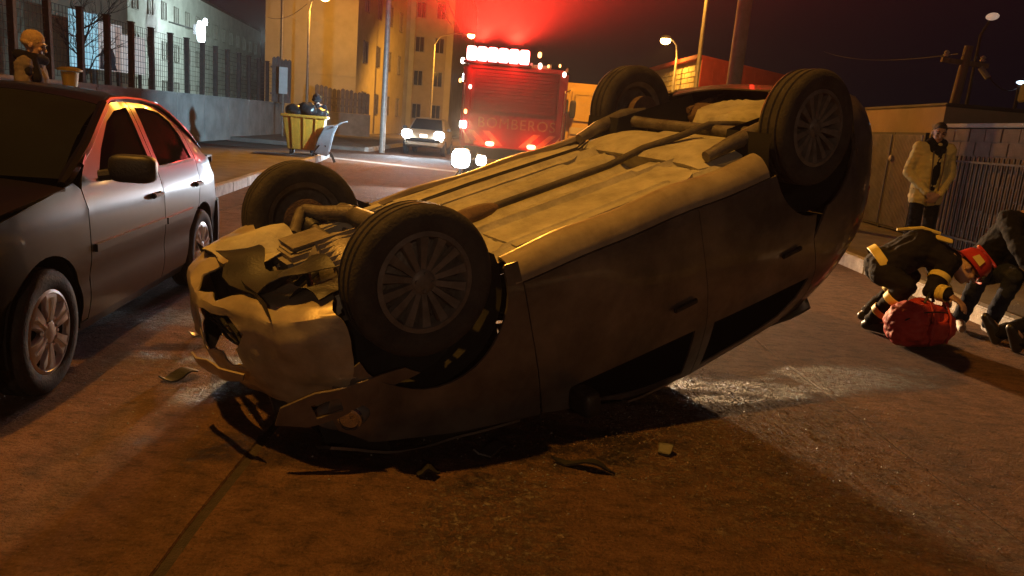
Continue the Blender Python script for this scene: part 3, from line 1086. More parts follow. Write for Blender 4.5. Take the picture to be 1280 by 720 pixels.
# ---- engine bay from below
M_ = MB()
sub = empty('front_subframe', (0, 0, 0), parent=oc)
MB().tube([(1.02, -.62, .0), (1.05, -.35, -.02), (1.04, 0, -.02), (1.05, .35, -.02), (1.02, .62, .0)], [.04, .05, .055, .05, .04], 10).build('crossmember', M_STEEL, sub, smooth=True)
for s in (-1, 1):
    mb = MB()
    mb.tube([(1.04, s * .36, -.025), (1.18, s * .52, -.05), (1.235, s * .64, -.07)], [.05, .04, .03], 10)
    mb.tube([(1.38, s * .40, -.01), (1.30, s * .54, -.04), (1.235, s * .64, -.07)], [.03, .03, .03], 10)
    mb.build('control_arm', M_STEEL, sub, smooth=True)
    MB().tube([(1.22, s * .18, .04), (1.235, s * .40, .02), (1.235, s * .63, .0)], [.018, .018, .03], 10).build('drive_shaft', M_STEEL, sub, smooth=True)
    MB().lathe([(.03, .0), (.045, .02), (.038, .03), (.05, .05), (.04, .06), (.052, .085), (.03, .09)], 16, frame((1.235, s * .48, .015), (1, 0, 0), (0, 0, 1), (0, s, 0))).build('drive_shaft_boot', M_BLACK, sub, smooth=True)
    MB().tube([(1.10, s * .25, .06), (1.12, s * .62, .03)], .012, 8).build('track_rod', M_STEEL, sub, smooth=True)
    MB().lathe([(0, .0), (.12, .0), (.125, -.012), (.05, -.03), (0, -.03)], 28, frame((1.235, s * .63, 0), (1, 0, 0), (0, 0, 1), (0, s, 0))).build('brake_disc', M_RUST, sub, smooth=40)
    MB().box((1.14, s * .63, .02), (.07, .07, .15)).build('brake_caliper', M_RUST, sub, bevel=.015)
    MB().tube([(1.235, s * .58, .0), (1.22, s * .55, .35)], [.035, .03], 10).build('suspension_strut', M_BLACK, sub, smooth=True)
    # chassis rails running forward
    MB().bar((.85, s * .44, .02), (1.55, s * .47, .06), .09, .07).build('chassis_rail', M_UNDER, oc, bevel=.012)
    MB().bar((1.5, s * .47, .075), (1.70, s * .48, .14), .085, .065).build('chassis_rail', M_UNDER, oc, bevel=.012)
eng = empty('engine', (0, 0, 0), parent=oc)
mb = MB()
mb.box((1.40, .12, .03), (.30, .34, .13)).box((1.40, .12, -.04), (.24, .28, .05), taper=.8)
mb.build('oil_sump', M_ALLOY, eng, bevel=.025, smooth=50)
mb = MB()
mb.tube([(1.33, -.10, .06), (1.33, -.22, .06), (1.34, -.40, .08)], [.17, .15, .10], 16)
for k in range(7):
    mb.box((1.33, -.14 - .035 * k, -.09 + .012 * k), (.20, .008, .04))
mb.build('gearbox', M_ALLOY, eng, smooth=40)
MB().box((1.40, .10, .18), (.36, .62, .22)).build('engine_block', M_STEEL, eng, bevel=.03)
MB().ell((1.56, .34, .02), (.07, .09, .07)).build('alternator', M_ALLOY, eng, smooth=True)
mb = MB()
for k in range(5):
    a = random.uniform(-.5, .5)
    mb.tube([(1.6 + .05 * k, -.5 + .2 * k, .02), (1.55 + .1 * math.sin(k), -.35 + .2 * k, -.05), (1.65, -.25 + .2 * k, .05), (1.45, -.2 + .15 * k, .0)], .014, 7)
mb.build('hose', M_BLACK, eng, smooth=True)
# torn plastic undertray and crumpled inner wing sheets
mb = MB()
patch(mb, [(1.50, -.62), (1.78, -.55), (1.84, -.2), (1.78, .1), (1.62, .05), (1.66, -.2), (1.52, -.36)], lambda x, y: (x, y, -.11 + .05 * math.sin(y * 9 + x * 6)), (0, 0, -1), .045, (), .004, lambda p: dent(p, .05, 6))
mb.build('undertray', M_BLACK, oc, smooth=35, recalc=False)
mb = MB()
patch(mb, [(1.42, .12), (1.80, .10), (1.80, .62), (1.45, .60)], lambda x, y: (x, y, -.06 + .04 * math.sin(y * 12)), (0, 0, -1), .05, (), .004, lambda p: dent(p, .06, 5))
mb.build('crumpled_panel', M_UNDER, oc, smooth=35, recalc=False)
mb = MB()
patch(mb, [(1.35, -.60), (1.62, -.66), (1.70, -.50), (1.6, -.36), (1.38, -.42)], lambda x, y: (x, y, -.02 + .05 * math.sin(y * 14)), (0, 0, -1), .04, (), .004, lambda p: dent(p, .05, 7))
mb.build('crumpled_panel', M_BLACK, oc, smooth=35, recalc=False)
# dark sheets added down to the road to stop light leaking under the wreck
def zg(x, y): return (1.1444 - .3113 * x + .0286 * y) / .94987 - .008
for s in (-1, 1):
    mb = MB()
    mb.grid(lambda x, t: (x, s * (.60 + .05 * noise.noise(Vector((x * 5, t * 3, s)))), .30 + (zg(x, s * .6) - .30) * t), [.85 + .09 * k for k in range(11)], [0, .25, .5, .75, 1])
    mb.build('light_block_wing', M_LINER, oc, smooth=30)
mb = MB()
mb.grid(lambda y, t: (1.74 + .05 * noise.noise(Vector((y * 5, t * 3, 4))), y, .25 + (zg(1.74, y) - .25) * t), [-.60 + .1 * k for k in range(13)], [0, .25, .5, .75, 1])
mb.build('light_block_front', M_LINER, oc, smooth=30)
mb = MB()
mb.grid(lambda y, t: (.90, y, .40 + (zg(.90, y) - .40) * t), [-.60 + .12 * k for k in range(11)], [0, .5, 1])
mb.build('light_block_rear', M_LINER, oc)  # one more added sheet blocking light from behind
# door mirror, hanging
mb = MB()
mb.rbox((.60, -.865, .83), (.10, .17, .13), Euler((.1, .2, .1)))
mb.build('door_mirror', M_BLACK, oc, smooth=60)
# cabin: headlining and seats in the dark behind the glass
mb = MB()
mb.grid(lambda x, v: (x, v * .60, .96), [.1, -.6, -1.3], [-1, 0, 1])
mb.build('headlining', M_LINER, oc)
for s in (-1, 1):
    mb = MB()
    mb.box((.10, s * .36, .26), (.48, .46, .16)).box((-.16, s * .36, .55), (.16, .44, .56), Euler((0, R(-14), 0)))
    mb.build('seat', M_BLACK, oc, bevel=.04)

OT = tyre_mesh(.314, .185, .205, M_DUSTTYRE)
OTRIM = rim_multi(.205, .185, M_DULLCAP)
OBACK = rim_back(.205, .185, M_STEEL)
for x in (1.225, -1.225):
    for s in (-1, 1):
        wheel(oc, (x, s * .722, 0), s, OT, OTRIM, 'wheel_trim', OBACK, spin=random.uniform(0, 1), camber=R(1.5))

# ------------------------------------------------------------------ the parked sedan (front towards us, its left flank in view)
pc = empty('parked_car', label='dark grey sedan parked along the kerb with silver six-spoke wheel caps', cat='car')
_xf, _yl = Vector((.1176, -.9931, 0)), Vector((.9931, .1176, 0))
_o = Vector((-2.205, 4.45, 0)) - _yl * .82
pc.matrix_world = frame(_o, _xf, _yl, Vector((0, 0, 1)))
PF, PR, PZ, PRAD = 1.155, -1.175, .305, .335
PCT = [(.16, .76, -1.80), (.24, .80, -1.92), (.32, .818, -1.98), (.42, .825, -2.01), (.60, .83, -2.02), (.74, .825, -1.99), (.85, .805, -1.96), (.92, .785, -1.92),
       (.97, .765, -1.5), (1.10, .71, -1.42), (1.22, .66, -1.24), (1.31, .615, -1.02), (1.35, .57, -.9)]


def pc_y(x, z):
    w, xb = interp(PCT, z)
    xb = min(xb, -1.95) if z < .95 else xb - .35
    n = 6.0
    xc, hl = (1.95 + xb) / 2, (1.95 - xb) / 2
    X = min(.995, abs((x - xc) / hl))
    y = w * (1 - X ** n) ** (1 / n)
    # waistline crease and a lower swage
    y += .008 * math.exp(-((z - .80) / .03) ** 2) - .010 * math.exp(-((z - .46) / .05) ** 2)
    return y


def pc_top(x): return interp([(-1.7, .97), (-1.45, 1.02), (-1.2, 1.16), (-1.0, 1.26), (-.85, 1.31), (-.5, 1.345), (-.1, 1.33), (.1, 1.29), (.35, 1.18), (.62, 1.02), (.8, .94)], x)


def pp(kind):
    if kind == 'front_fender':
        return [(.745, .25), (.745, .90), (.80, .935), (1.2, .875), (1.62, .80), (1.70, .70), (1.64, .38)] + \
               [q for q in arc(PF, PZ, PRAD, 5, 185, 20)] + [(PF - PRAD - .008, .25)]
    if kind == 'front_door':
        return [(.735, .24), (.735, .90), (.70, .945), (.62, 1.0), (.35, 1.165), (.10, 1.275), (-.10, 1.318), (-.335, 1.335), (-.335, .24)]
    if kind == 'front_window':
        return [(.50, .945), (.33, 1.075), (.10, 1.215), (-.08, 1.275), (-.285, 1.295), (-.275, .945)]
    if kind == 'rear_door':
        a = [q for q in arc(PR, PZ, PRAD + .012, 0, 68, 10)]
        return [(-.345, .24), (-.345, 1.335), (-.5, 1.335), (-.85, 1.30), (-1.0, 1.245), (-1.13, 1.15), (-1.17, .97), (-1.06, .64)] + list(reversed(a)) + [(PR + PRAD + .014, .24)]
    if kind == 'rear_window':
        return [(-.40, .945), (-.415, 1.295), (-.6, 1.295), (-.82, 1.268), (-.95, 1.21), (-1.045, 1.12), (-1.09, .965)]
    if kind == 'rear_quarter':
        a = [q for q in arc(PR, PZ, PRAD, 68, 185, 14)]
        return [(-1.07, .64), (-1.18, .97), (-1.14, 1.15), (-1.01, 1.25), (-1.05, 1.235), (-1.2, 1.16), (-1.45, 1.02), (-1.52, .955), (-1.76, .925), (-1.79, .7), (-1.79, .36), (-1.62, .30)] + list(reversed(a))


for s in (1, -1):
    dd = {}
    for k in ('front_fender', 'front_door', 'rear_door', 'rear_quarter'):
        mb = MB()
        hole = {'front_door': ['front_window'], 'rear_door': ['rear_window']}.get(k, [])
        patch(mb, pp(k), lambda x, z: (x, s * pc_y(x, z), z), (0, s, 0), .05, [pp(h) for h in hole], .014)
        dd[k] = mb.build(k, M_GREY, pc, smooth=35, recalc=False)
    for k in ('front', 'rear'):
        mb = MB()
        patch(mb, pp(k + '_window'), lambda x, z: (x, s * (pc_y(x, z) - .010), z), (0, s, 0), .08, (), .003)
        mb.build('window', M_GLASS, dd[k + '_door'], smooth=35, recalc=False)
        hx = -.20 if k == 'front' else -1.06
        h = MB()
        h.box((hx, s * (pc_y(hx, .78) + .016), .785), (.15, .018, .026))
        h.box((hx - .06, s * (pc_y(hx, .78) + .006), .785), (.03, .03, .034)).box((hx + .06, s * (pc_y(hx, .78) + .006), .785), (.03, .03, .034))
        h.build('handle', M_GREY, dd[k + '_door'], bevel=.006)
        # rub strip
        x0, x1 = (.70, -.325) if k == 'front' else (-.355, -.90)
        mb = MB()
        patch(mb, [(x0, .585), (x0, .625), (x1, .63), (x1, .59)], lambda x, z: (x, s * (pc_y(x, z) + .014), z), (0, s, 0), .06, (), .016)
        mb.build('rub_strip', M_GREY, dd[k + '_door'], smooth=35, recalc=False)
    # chrome-less rubber at the window foot
    mb = MB()
    patch(mb, [(.52, .925), (.52, .940), (-1.10, .958), (-1.10, .943)], lambda x, z: (x, s * (pc_y(x, z) + .006), z), (0, s, 0), .1, (), .01)
    mb.build('window_seal', M_BLACK, pc, smooth=35, recalc=False)
    # gutter trim over the doors
    mb = MB()
    pts = [(x, s * (pc_y(x, pc_top(x)) + .004), pc_top(x) + .008) for x in (.66, .5, .35, .2, .05, -.1, -.35, -.6, -.85, -1.0, -1.15, -1.3, -1.42, -1.5)]
    mb.tube(pts, [.016] * 11 + [.012, .008, .003], 8)
    mb.build('roof_gutter', M_GREY, pc, smooth=True)
    mb = MB()
    patch(mb, [(.82, .175), (.82, .235), (-.83, .235), (-.83, .175)], lambda x, z: (x, s * (pc_y(x, z) - .006), z), (0, s, 0), .12, (), .03)
    mb.build('sill', M_GREY, pc, smooth=35, recalc=False)
    for cx in (PF, PR):
        mb = MB()
        pts = arc(cx, PZ, PRAD + .004, -15, 195, 20)
        n = len(pts)
        mb.add([(x, s * .80, z) for x, z in pts] + [(x, s * .45, z) for x, z in pts], [(i, i + 1, n + i + 1, n + i) for i in range(n - 1)])
        mb.add([(x, s * .45, z) for x, z in pts], [tuple(range(n))])
        mb.build('wheel_arch_liner', M_LINER, pc, smooth=40)
    # mirror
    mr = MB().rbox((.52, s * .955, 1.0), (.12, .23, .145), Euler((0, 0, s * .12))).build('door_mirror', M_BLACK, pc, smooth=60)
    MB().tube([(.56, s * .80, .955), (.54, s * .90, .975)], [.028, .03], 8).build('mirror_arm', M_BLACK, mr, smooth=True)
    mb = MB()
    patch(mb, [(.42, .62), (.42, .78), (.76, .82), (.76, .66)], lambda y, z: (1.80 - .16 * max(0, (y - .5) / .26) ** 2 - (z - .62) * .25, s * y, z), (1, s * .3, 0), .05, (), .04)
    mb.build('headlight', M_LENS, pc, smooth=40, recalc=False)
# roof, screens, bonnet, boot, bumpers
mb = MB()
def proof(x, v):
    e = pc_top(x)
    return (x, v * pc_y(x, e), e + .055 * (1 - abs(v) ** 2.4))
patch(mb, [(.05, -1), (.05, 1), (-.98, 1), (-.98, -1)], proof, (0, 0, 1), .09, (), .012)
mb.build('roof', M_GREY, pc, smooth=50, recalc=False)
mb = MB()
def pws(t, v):
    a = Vector((.88 - .14 * v * v, v * .70, .955 - .01 * v * v))
    b = Vector(proof(.06, v * .98))
    return a.lerp(b, t) + Vector((.03 * math.sin(math.pi * t), 0, .035 * math.sin(math.pi * t)))
patch(mb, [(0, -1), (1, -1), (1, 1), (0, 1)], pws, (1, 0, .6), .12, (), .005)
mb.build('windscreen', M_GLASS, pc, smooth=50, recalc=False)
mb = MB()
def prs(t, v):
    a = Vector((-1.56 + .10 * v * v, v * .62, .985))
    b = Vector(proof(-.99, v * .94))
    return a.lerp(b, t) + Vector((-.02 * math.sin(math.pi * t), 0, .035 * math.sin(math.pi * t)))
patch(mb, [(0, -1), (1, -1), (1, 1), (0, 1)], prs, (-1, 0, .6), .12, (), .005)
mb.build('rear_screen', M_GLASS, pc, smooth=50, recalc=False)
for s in (-1, 1):
    MB().tube([(.84, s * .745, .925), (.76, s * .735, .955), (.5, s * .715, 1.095), (.28, s * .68, 1.215), (.06, s * .63, 1.30)], [.02, .034, .032, .030, .032], 8).build('windscreen_pillar', M_GREY, pc, smooth=True)
    mb = MB()
    def cp(t, u):
        x = -1.50 + .50 * t
        z = pc_top(x)
        a = Vector((x, s * pc_y(x, z), z))
        b = Vector(prs(t * .98 + .01, s * 1.0)) + Vector((0, 0, .004))
        return a.lerp(b, u) + Vector((0, s * .012, .012)) * math.sin(math.pi * u)
    patch(mb, [(0, 0), (1, 0), (1, 1), (0, 1)], cp, (-.2, s, .6), .1, (), .01)
    mb.build('rear_pillar', M_GREY, pc, smooth=60, recalc=False)
mb = MB()
patch(mb, [(.90, -1), (1.70, -.96), (1.76, 0), (1.70, .96), (.90, 1)], lambda x, v: (x, v * (.79 - .09 * max(0, x - 1.3)), interp([(.9, .955), (1.3, .905), (1.6, .845), (1.76, .78)], x) - .035 * abs(v) ** 3), (0, 0, 1), .08, (), .014)
mb.build('bonnet', M_GREY, pc, smooth=50, recalc=False)
mb = MB()
patch(mb, [(-1.58, -1), (-1.9, -1), (-1.9, 1), (-1.58, 1)], lambda x, v: (x, v * (.735 - .25 * max(0, -x - 1.7)), .975 - .06 * max(0, (-x - 1.75) / .15) ** 2 - .02 * abs(v) ** 3), (0, 0, 1), .08, (), .014)
def pboot(v, z): return (-1.99 + .04 * ((z - .6) / .3) ** 2 + .21 * abs(v) ** 4, v * .745, z)
patch(mb, [(-1, .52), (1, .52), (.93, .935), (-.93, .935)], pboot, (-1, 0, 0), .08, (), .014)
mb.build('boot_lid', M_GREY, pc, smooth=45, recalc=False)
for s in (-1, 1):
    mb = MB()
    patch(mb, [(.52, .68), (.52, .89), (.68, .89), (.68, .68)], lambda y, z: (pboot(y / .745, z)[0] - .012, s * y, z), (-1, 0, 0), .05, (), .02)
    mb.build('tail_light', M_REDLENS, pc, smooth=40, recalc=False)
for end, nm in ((1, 'front_bumper'), (-1, 'rear_bumper')):
    mb = MB()
    def bmp(a, z):
        # a runs along the bumper from one side to the other
        q = [(1.58, -.80), (1.74, -.755), (1.86, -.62), (1.92, -.3), (1.93, 0), (1.92, .3), (1.86, .62), (1.74, .755), (1.58, .80)]
        t = (a + 1) / 2 * 8
        i = min(7, int(t))
        x, y = (q[i][j] + (q[i + 1][j] - q[i][j]) * (t - i) for j in (0, 1))
        o = .02 * math.sin((z - .2) / .4 * math.pi)
        x += o
        if end < 0: x = -(x + .10) if abs(y) < .8 else -(x + .06)
        return (x, y, z)
    patch(mb, [(-1, .21), (1, .21), (1, .60), (-1, .60)], bmp, (end, 0, 0), .07, (), .02)
    mb.build(nm, M_GREY, pc, smooth=50, recalc=False)
mb = MB()
mb.box((.0, 0, .22), (3.2, 1.2, .06)).box((-1.65, .55, .45), (.3, .3, .5)).box((1.2, 0, .5), (.9, 1.0, .4)).box((-1.5, 0, .6), (.8, 1.2, .5))
mb.build('underbody', M_LINER, pc)
for s in (-1, 1):
    mb = MB()
    mb.box((.10, s * .36, .50), (.5, .46, .18)).box((-.18, s * .36, .80), (.16, .44, .56), Euler((0, R(-14), 0))).box((-.24, s * .36, 1.14), (.08, .22, .14))
    mb.build('seat', M_BLACK, pc, bevel=.04)
mb = MB()
mb.box((-.95, 0, .5), (.5, 1.2, .2)).box((-1.25, 0, .78), (.16, 1.2, .5), Euler((0, R(-16), 0)))
mb.build('rear_seat', M_BLACK, pc, bevel=.04)
PT = tyre_mesh(.292, .175, .19, M_TYRE)
PCAP = rim_six(.19, .175, M_CAP)
for x in (PF, PR):
    for s in (-1, 1):
        wheel(pc, (x, s * .735, .292), s, PT, PCAP, 'hub_cap', rim_back(.19, .175, M_BLACK), spin=random.uniform(0, 1) if x < 0 else .3)

# ------------------------------------------------------------------ buildings, walls, fences, poles
M_YELLOW = mat('yellow_render', (.48, .42, .27), (.40, .35, .22), .92, scale=1.2, bump=.25, bscale=30)
M_TAN = mat('tan_render', (.38, .31, .22), (.29, .24, .17), .92, scale=1.0, bump=.25, bscale=30)
M_WHITEW = mat('off_white_render', (.52, .50, .46), (.40, .38, .35), .92, scale=1.0, bump=.2, bscale=25)
M_CONC = mat('grey_concrete', (.30, .29, .27), (.19, .18, .17), .9, scale=1.5, bump=.4, bscale=30)
M_BEIGEW = mat('beige_render', (.32, .26, .18), (.24, .195, .135), .92, scale=1.5, bump=.25, bscale=30)
M_BLOCK = mat('concrete_block', (.13, .10, .082), (.085, .066, .054), .95, scale=5, bump=.5, bscale=60)
M_MORTAR = mat('mortar', (.12, .10, .085), (.08, .07, .06), .95, scale=8, bump=.3)
M_REDWALL = mat('red_glare_sheet', (.45, .055, .035), (.34, .04, .025), .7, scale=1.5, bump=.1)  # red glare of the beacon put into the sheet colour
M_DARKW = mat('dark_cladding', (.04, .038, .04), (.025, .024, .026), .85, scale=2, bump=.2)
M_ROOF = mat('dark_roof_sheet', (.06, .05, .05), (.04, .035, .035), .7, scale=2)
M_POST = mat('dark_fence_post', (.075, .055, .045), (.045, .035, .03), .75, scale=9, bump=.2)
M_PICKET = mat('grey_fence_picket', (.17, .15, .145), (.11, .10, .095), .85, scale=6, bump=.3)
M_GALV = mat('galvanised_sheet', (.30, .30, .30), (.20, .20, .20), .38, .75, scale=4)
M_WOODP = mat('weathered_pole', (.19, .15, .115), (.11, .085, .065), .9, scale=3, bump=.5, bscale=20, stretch=(4, 4, .3))
M_CPOLE = mat('concrete_pole', (.30, .27, .24), (.21, .19, .165), .9, scale=4, bump=.3, bscale=40)
M_MPOLE = mat('painted_steel_pole', (.34, .33, .30), (.25, .24, .22), .5, .3, scale=8)
M_WIRE = mat('black_cable', (.02, .02, .02), None, .6)
M_WINFR = mat('window_frame_paint', (.30, .28, .25), (.22, .2, .18), .6, scale=6)
M_PANE = mat('night_window_pane', (.02, .022, .026), (.012, .013, .016), .08, scale=2, rvar=.04)
M_LAMPBODY = mat('lamp_housing', (.25, .25, .25), (.18, .18, .18), .5, .4, scale=8)
M_SODGLOW = emit('sodium_lamp_glow', (1.0, .62, .16), 28)
M_COOLGLOW = emit('white_lamp_glow', (.75, .92, 1.0), 40)
M_LITBLUE = emit('lit_window_blue', (.16, .36, .9), 1.1)
M_LITWARM = emit('lit_window_warm', (1, .72, .40), 1.6)
M_LITDIM = emit('lit_window_dim', (.55, .62, .50), .35)


def window(parent, M, w, h, pane=None, depth=.10):
    """a framed window set in a wall: M maps local x right, y up, z out of the wall"""
    f = MB()
    t = .06
    for c, s in (((0, h / 2 - t / 2, 0), (w, t, depth)), ((0, -h / 2 + t / 2, 0), (w, t, depth)), ((-w / 2 + t / 2, 0, 0), (t, h - 2 * t, depth)), ((w / 2 - t / 2, 0, 0), (t, h - 2 * t, depth)), ((0, 0, -.004), (t * .7, h - 2 * t, depth * .6))):
        f.box(c, s)
    f.v = [tuple(M @ Vector(v)) for v in f.v]
    o = f.build('window', M_WINFR, parent)
    p = MB().box((0, 0, -depth * .3), (w - t, h - t, .02))
    p.v = [tuple(M @ Vector(v)) for v in p.v]
    p.build('pane', pane or M_PANE, o)
    return o


def facade(a, b, z=0):
    """frame of a wall running from a to b (plan points), outward normal to the right of a->b"""
    a, b = Vector((*a, z)), Vector((*b, z))
    x = (b - a).normalized()
    return a, x, Vector((x.y, -x.x, 0)), (b - a).length


def wmat(a, x, n, u, z):
    return frame(a + x * u + Vector((0, 0, z)) + n * .03, x, (0, 0, 1), n)


def block(name, foot, h, m, label, roofm=M_ROOF, cat='building', eave=.25, roof_t=.25):
    b = empty(name, (0, 0, 0), label=label, cat=cat)
    MB().prism(foot, h, Matrix.Identity(4)).build('wall', m, b)
    c = sum((Vector(p) for p in foot), Vector((0, 0))) / len(foot)
    rf = [tuple(c + (Vector(p) - c) * (1 + eave / max(1, (Vector(p) - c).length))) for p in foot]
    MB().prism(rf, roof_t, Matrix.Translation((0, 0, h + .002))).build('roof', roofm, b, bevel=.02)
    return b


# long barrack-like white block, far left
wb = block('apartment_block', [(-26.0, 44), (-33.0, 96), (-46, 94), (-39, 42)], 9.9, M_WHITEW, 'long off-white block with three rows of small windows and a floodlight, far left')
a, x, n, Ln = facade((-26.0, 44), (-33.0, 96))
n = -n if n.x < 0 else n
for row in range(3):
    for k in range(17):
        u = 1.6 + k * 3.0
        zz = 1.9 + row * 2.9
        window(wb, wmat(a, x, n, u, zz), 1.05, 1.35, M_LITDIM if (k, row) in ((7, 1), (12, 0)) else None, .14)
fl = empty('floodlight', (0, 0, 0), label='glaring white floodlight bracketed on the long off-white block', cat='floodlight')
MB().box((-25.35, 60, 6.5), (.5, .9, .7)).build('housing', M_LAMPBODY, fl, bevel=.04)
MB().rbox((-25.02, 59.7, 6.35), (.2, 1.1, 1.5), e=5).build('lens', M_COOLGLOW, fl, smooth=True)
MB().tube([(-25.6, 60, 6.5), (-27.6, 60, 6.9)], .06, 8).build('bracket', M_LAMPBODY, fl)
MB().rbox((-25.0, 60.4, 7.15), (.2, .45, .5), e=3).build('lens', M_COOLGLOW, fl, smooth=True)
f2 = empty('floodlight', (0, 0, 0), label='small greenish white lamp on the long off-white block, left of the floodlight', cat='floodlight', group=None)
MB().rbox((-25.3, 49.6, 4.75), (.2, .34, .32), e=3).build('lens', emit('greenish_lamp_glow', (.55, 1, .7), 9), f2, smooth=True)
MB().box((-25.7, 49.6, 4.85), (.7, .2, .3)).build('housing', M_LAMPBODY, f2, bevel=.03)

# yellow building, gable wall to us
yb = block('yellow_building', [(-15.2, 45.0), (-9.95, 45.0), (-9.3, 58), (-15.2, 58)], 13.5, M_YELLOW, 'tall plain yellow rendered building behind the picket fence')
a, x, n, Ln = facade((-9.95, 45.0), (-9.3, 58))
for row in range(4):
    for k in range(4):
        window(yb, wmat(a, x, n, 1.8 + k * 3.1, 2.0 + row * 2.9), .9, 1.3, None)
MB().tube([(-14.2, 44.9, 0), (-14.2, 44.9, 13.2)], .06, 8).build('downpipe', M_MPOLE, yb)
for zz in (3.4, 6.3, 9.2):
    MB().box((-12.6, 44.985, zz), (5.2, .03, .10)).build('string_course', M_YELLOW, yb)

# tan block with a few lit windows
tb = block('tan_building', [(-12.8, 62), (-6.2, 62), (-5.8, 80), (-12.8, 80)], 12.2, M_TAN, 'tan apartment building with a blue-lit window above a warm lit one')
a, x, n, Ln = facade((-12.8, 62), (-6.2, 62))
for row in range(4):
    for k in range(4):
        p = M_LITBLUE if (k, row) == (1, 2) else M_LITWARM if (k, row) == (1, 1) else None
        window(tb, wmat(a, x, n, .9 + k * 1.55, 1.9 + row * 2.55), .62 if p else .75, 1.2 if row != 1 or not p else .65, p)
MB().box((-9.4, 61.9, 6.0), (.4, .18, 12)).build('pilaster', M_YELLOW, tb, bevel=.02)
MB().box((-6.45, 61.9, 6.0), (.5, .18, 12)).build('pilaster', M_YELLOW, tb, bevel=.02)

# the concrete wall with the post and mesh fence, left
wl = empty('boundary_wall', label='pale concrete boundary wall under the dark post fence', cat='wall')
wa, wbp = Vector((-9.9, 9.0, 0)), Vector((-11.35, 36.0, 0))
wd = (wbp - wa).normalized()
wn_ = Vector((-wd.y, wd.x, 0))
LW = (wbp - wa).length
k = 0
while k * 2.4 < LW - .1:
    p, q = wa + wd * (k * 2.4 + .008), wa + wd * min(LW, (k + 1) * 2.4 - .008)
    MB().bar(p + Vector((0, 0, .74)), q + Vector((0, 0, .74)), .22, 1.44).build('wall_panel', M_CONC, wl, bevel=.01)
    MB().bar(p + Vector((0, 0, 1.495)), q + Vector((0, 0, 1.495)), .30, .07).build('coping', M_CONC, wl, bevel=.01)
    k += 1
fe = empty('post_fence', label='dark post and wire mesh fence running along the top of the concrete wall', cat='fence')
k = 0
post = MB().box((0, 0, .82), (.13, .13, 1.64)).box((0, 0, 1.66), (.16, .16, .04)).mesh('post', M_POST, bevel=.008)
pts = []
while k * 1.29 < LW:
    p = wa + wd * (k * 1.29 + .1) + Vector((0, 0, 1.535))
    o = link('post', post, fe, p)
    o.rotation_euler = (random.uniform(-.012, .012), random.uniform(-.012, .012), math.atan2(wd.y, wd.x))
    pts.append(p)
    k += 1
mb = MB()
for zz in [.10 + .15 * i for i in range(11)]:
    mb.tube([p + Vector((0, 0, zz)) for p in pts], .006, 4, cap=False)
for p, q in zip(pts, pts[1:]):
    for i in range(1, 9):
        c = p.lerp(q, i / 9)
        mb.bar(c + Vector((0, 0, .08)), c + Vector((0, 0, 1.6)), .007)
mb.build('wire_mesh', M_POST, fe)

# house and advertising boards behind that fence
hs = block('low_house', [(-24.0, 20.0), (-15.6, 21.5), (-16.9, 33.0), (-25.5, 32)], 7.5, M_BEIGEW, 'low beige house wall behind the post fence, far left edge')
ad = empty('advertising_board', (0, 0, 0), label='pale lit advertising board with a dark face print, behind the fence', cat='billboard')
ba, bb = Vector((-14.15, 24.2, 0)), Vector((-13.55, 27.6, 0))
def badpt(u, z, o=0.0):
    d = (bb - ba)
    L = d.length
    d.normalize()
    return ba + d * (u * L) + Vector((d.y, -d.x, 0)) * o + Vector((0, 0, z))
M_BL = emit('board_backlit_cyan', (.32, .66, .80), .65, (.5, .6, .65))
M_BP = emit('board_backlit_pale', (.62, .50, .46), .42, (.6, .55, .5))
for (u0, u1, z0, z1, m) in ((.0, .335, 2.05, 3.75, M_BL), (.345, .66, 2.05, 3.55, M_BP), (.67, 1.0, 2.05, 3.30, M_BP)):
    mb = MB()
    q = [badpt(u0, z0), badpt(u1, z0), badpt(u1, z1), badpt(u0, z1)]
    r_ = [badpt(u0, z0, -.08), badpt(u1, z0, -.08), badpt(u1, z1, -.08), badpt(u0, z1, -.08)]
    mb.add(q + r_, [(0, 1, 2, 3), (7, 6, 5, 4), (0, 4, 5, 1), (1, 5, 6, 2), (2, 6, 7, 3), (3, 7, 4, 0)])
    mb.build('board_panel', m, ad)
M_PRINT = mat('board_print_ink', (.055, .05, .055), (.035, .03, .035), .8, scale=9)
M_SKINP = mat('board_print_skin', (.34, .27, .24), (.27, .21, .19), .8, scale=9)
mb = MB()   # generic portrait silhouette, flat print
cu, cz = .455, 2.40
ring = [(cu + .105 * math.cos(R(t)), cz + .42 * math.sin(R(t))) for t in range(-20, 205, 15)]
mb.add([badpt(u, z, .012) for u, z in ring + [(cu - .11, 2.07), (cu + .13, 2.07)]], [tuple(range(len(ring) + 2))])
mb.build('print', M_PRINT, ad)
mb = MB()
ring = [(cu - .02 + .055 * math.cos(R(t)), cz - .02 + .26 * math.sin(R(t))) for t in range(0, 360, 20)]
mb.add([badpt(u, z, .020) for u, z in ring], [tuple(range(len(ring)))])
mb.build('print', M_SKINP, ad)
mb = MB()
for du, dz, w, h in ((-.045, .05, .022, .05), (.005, .05, .022, .05), (-.02, -.12, .03, .03)):
    mb.add([badpt(cu + du - w / 2, cz + dz - h / 2, .026), badpt(cu + du + w / 2, cz + dz - h / 2, .026), badpt(cu + du + w / 2, cz + dz + h / 2, .026), badpt(cu + du - w / 2, cz + dz + h / 2, .026)], [(0, 1, 2, 3)])
mb.build('print', M_PRINT, ad)
for u in (.02, .33, .66, .98):
    MB().bar(badpt(u, .1, -.16), badpt(u, 3.2, -.16), .09).build('post', M_POST, ad)

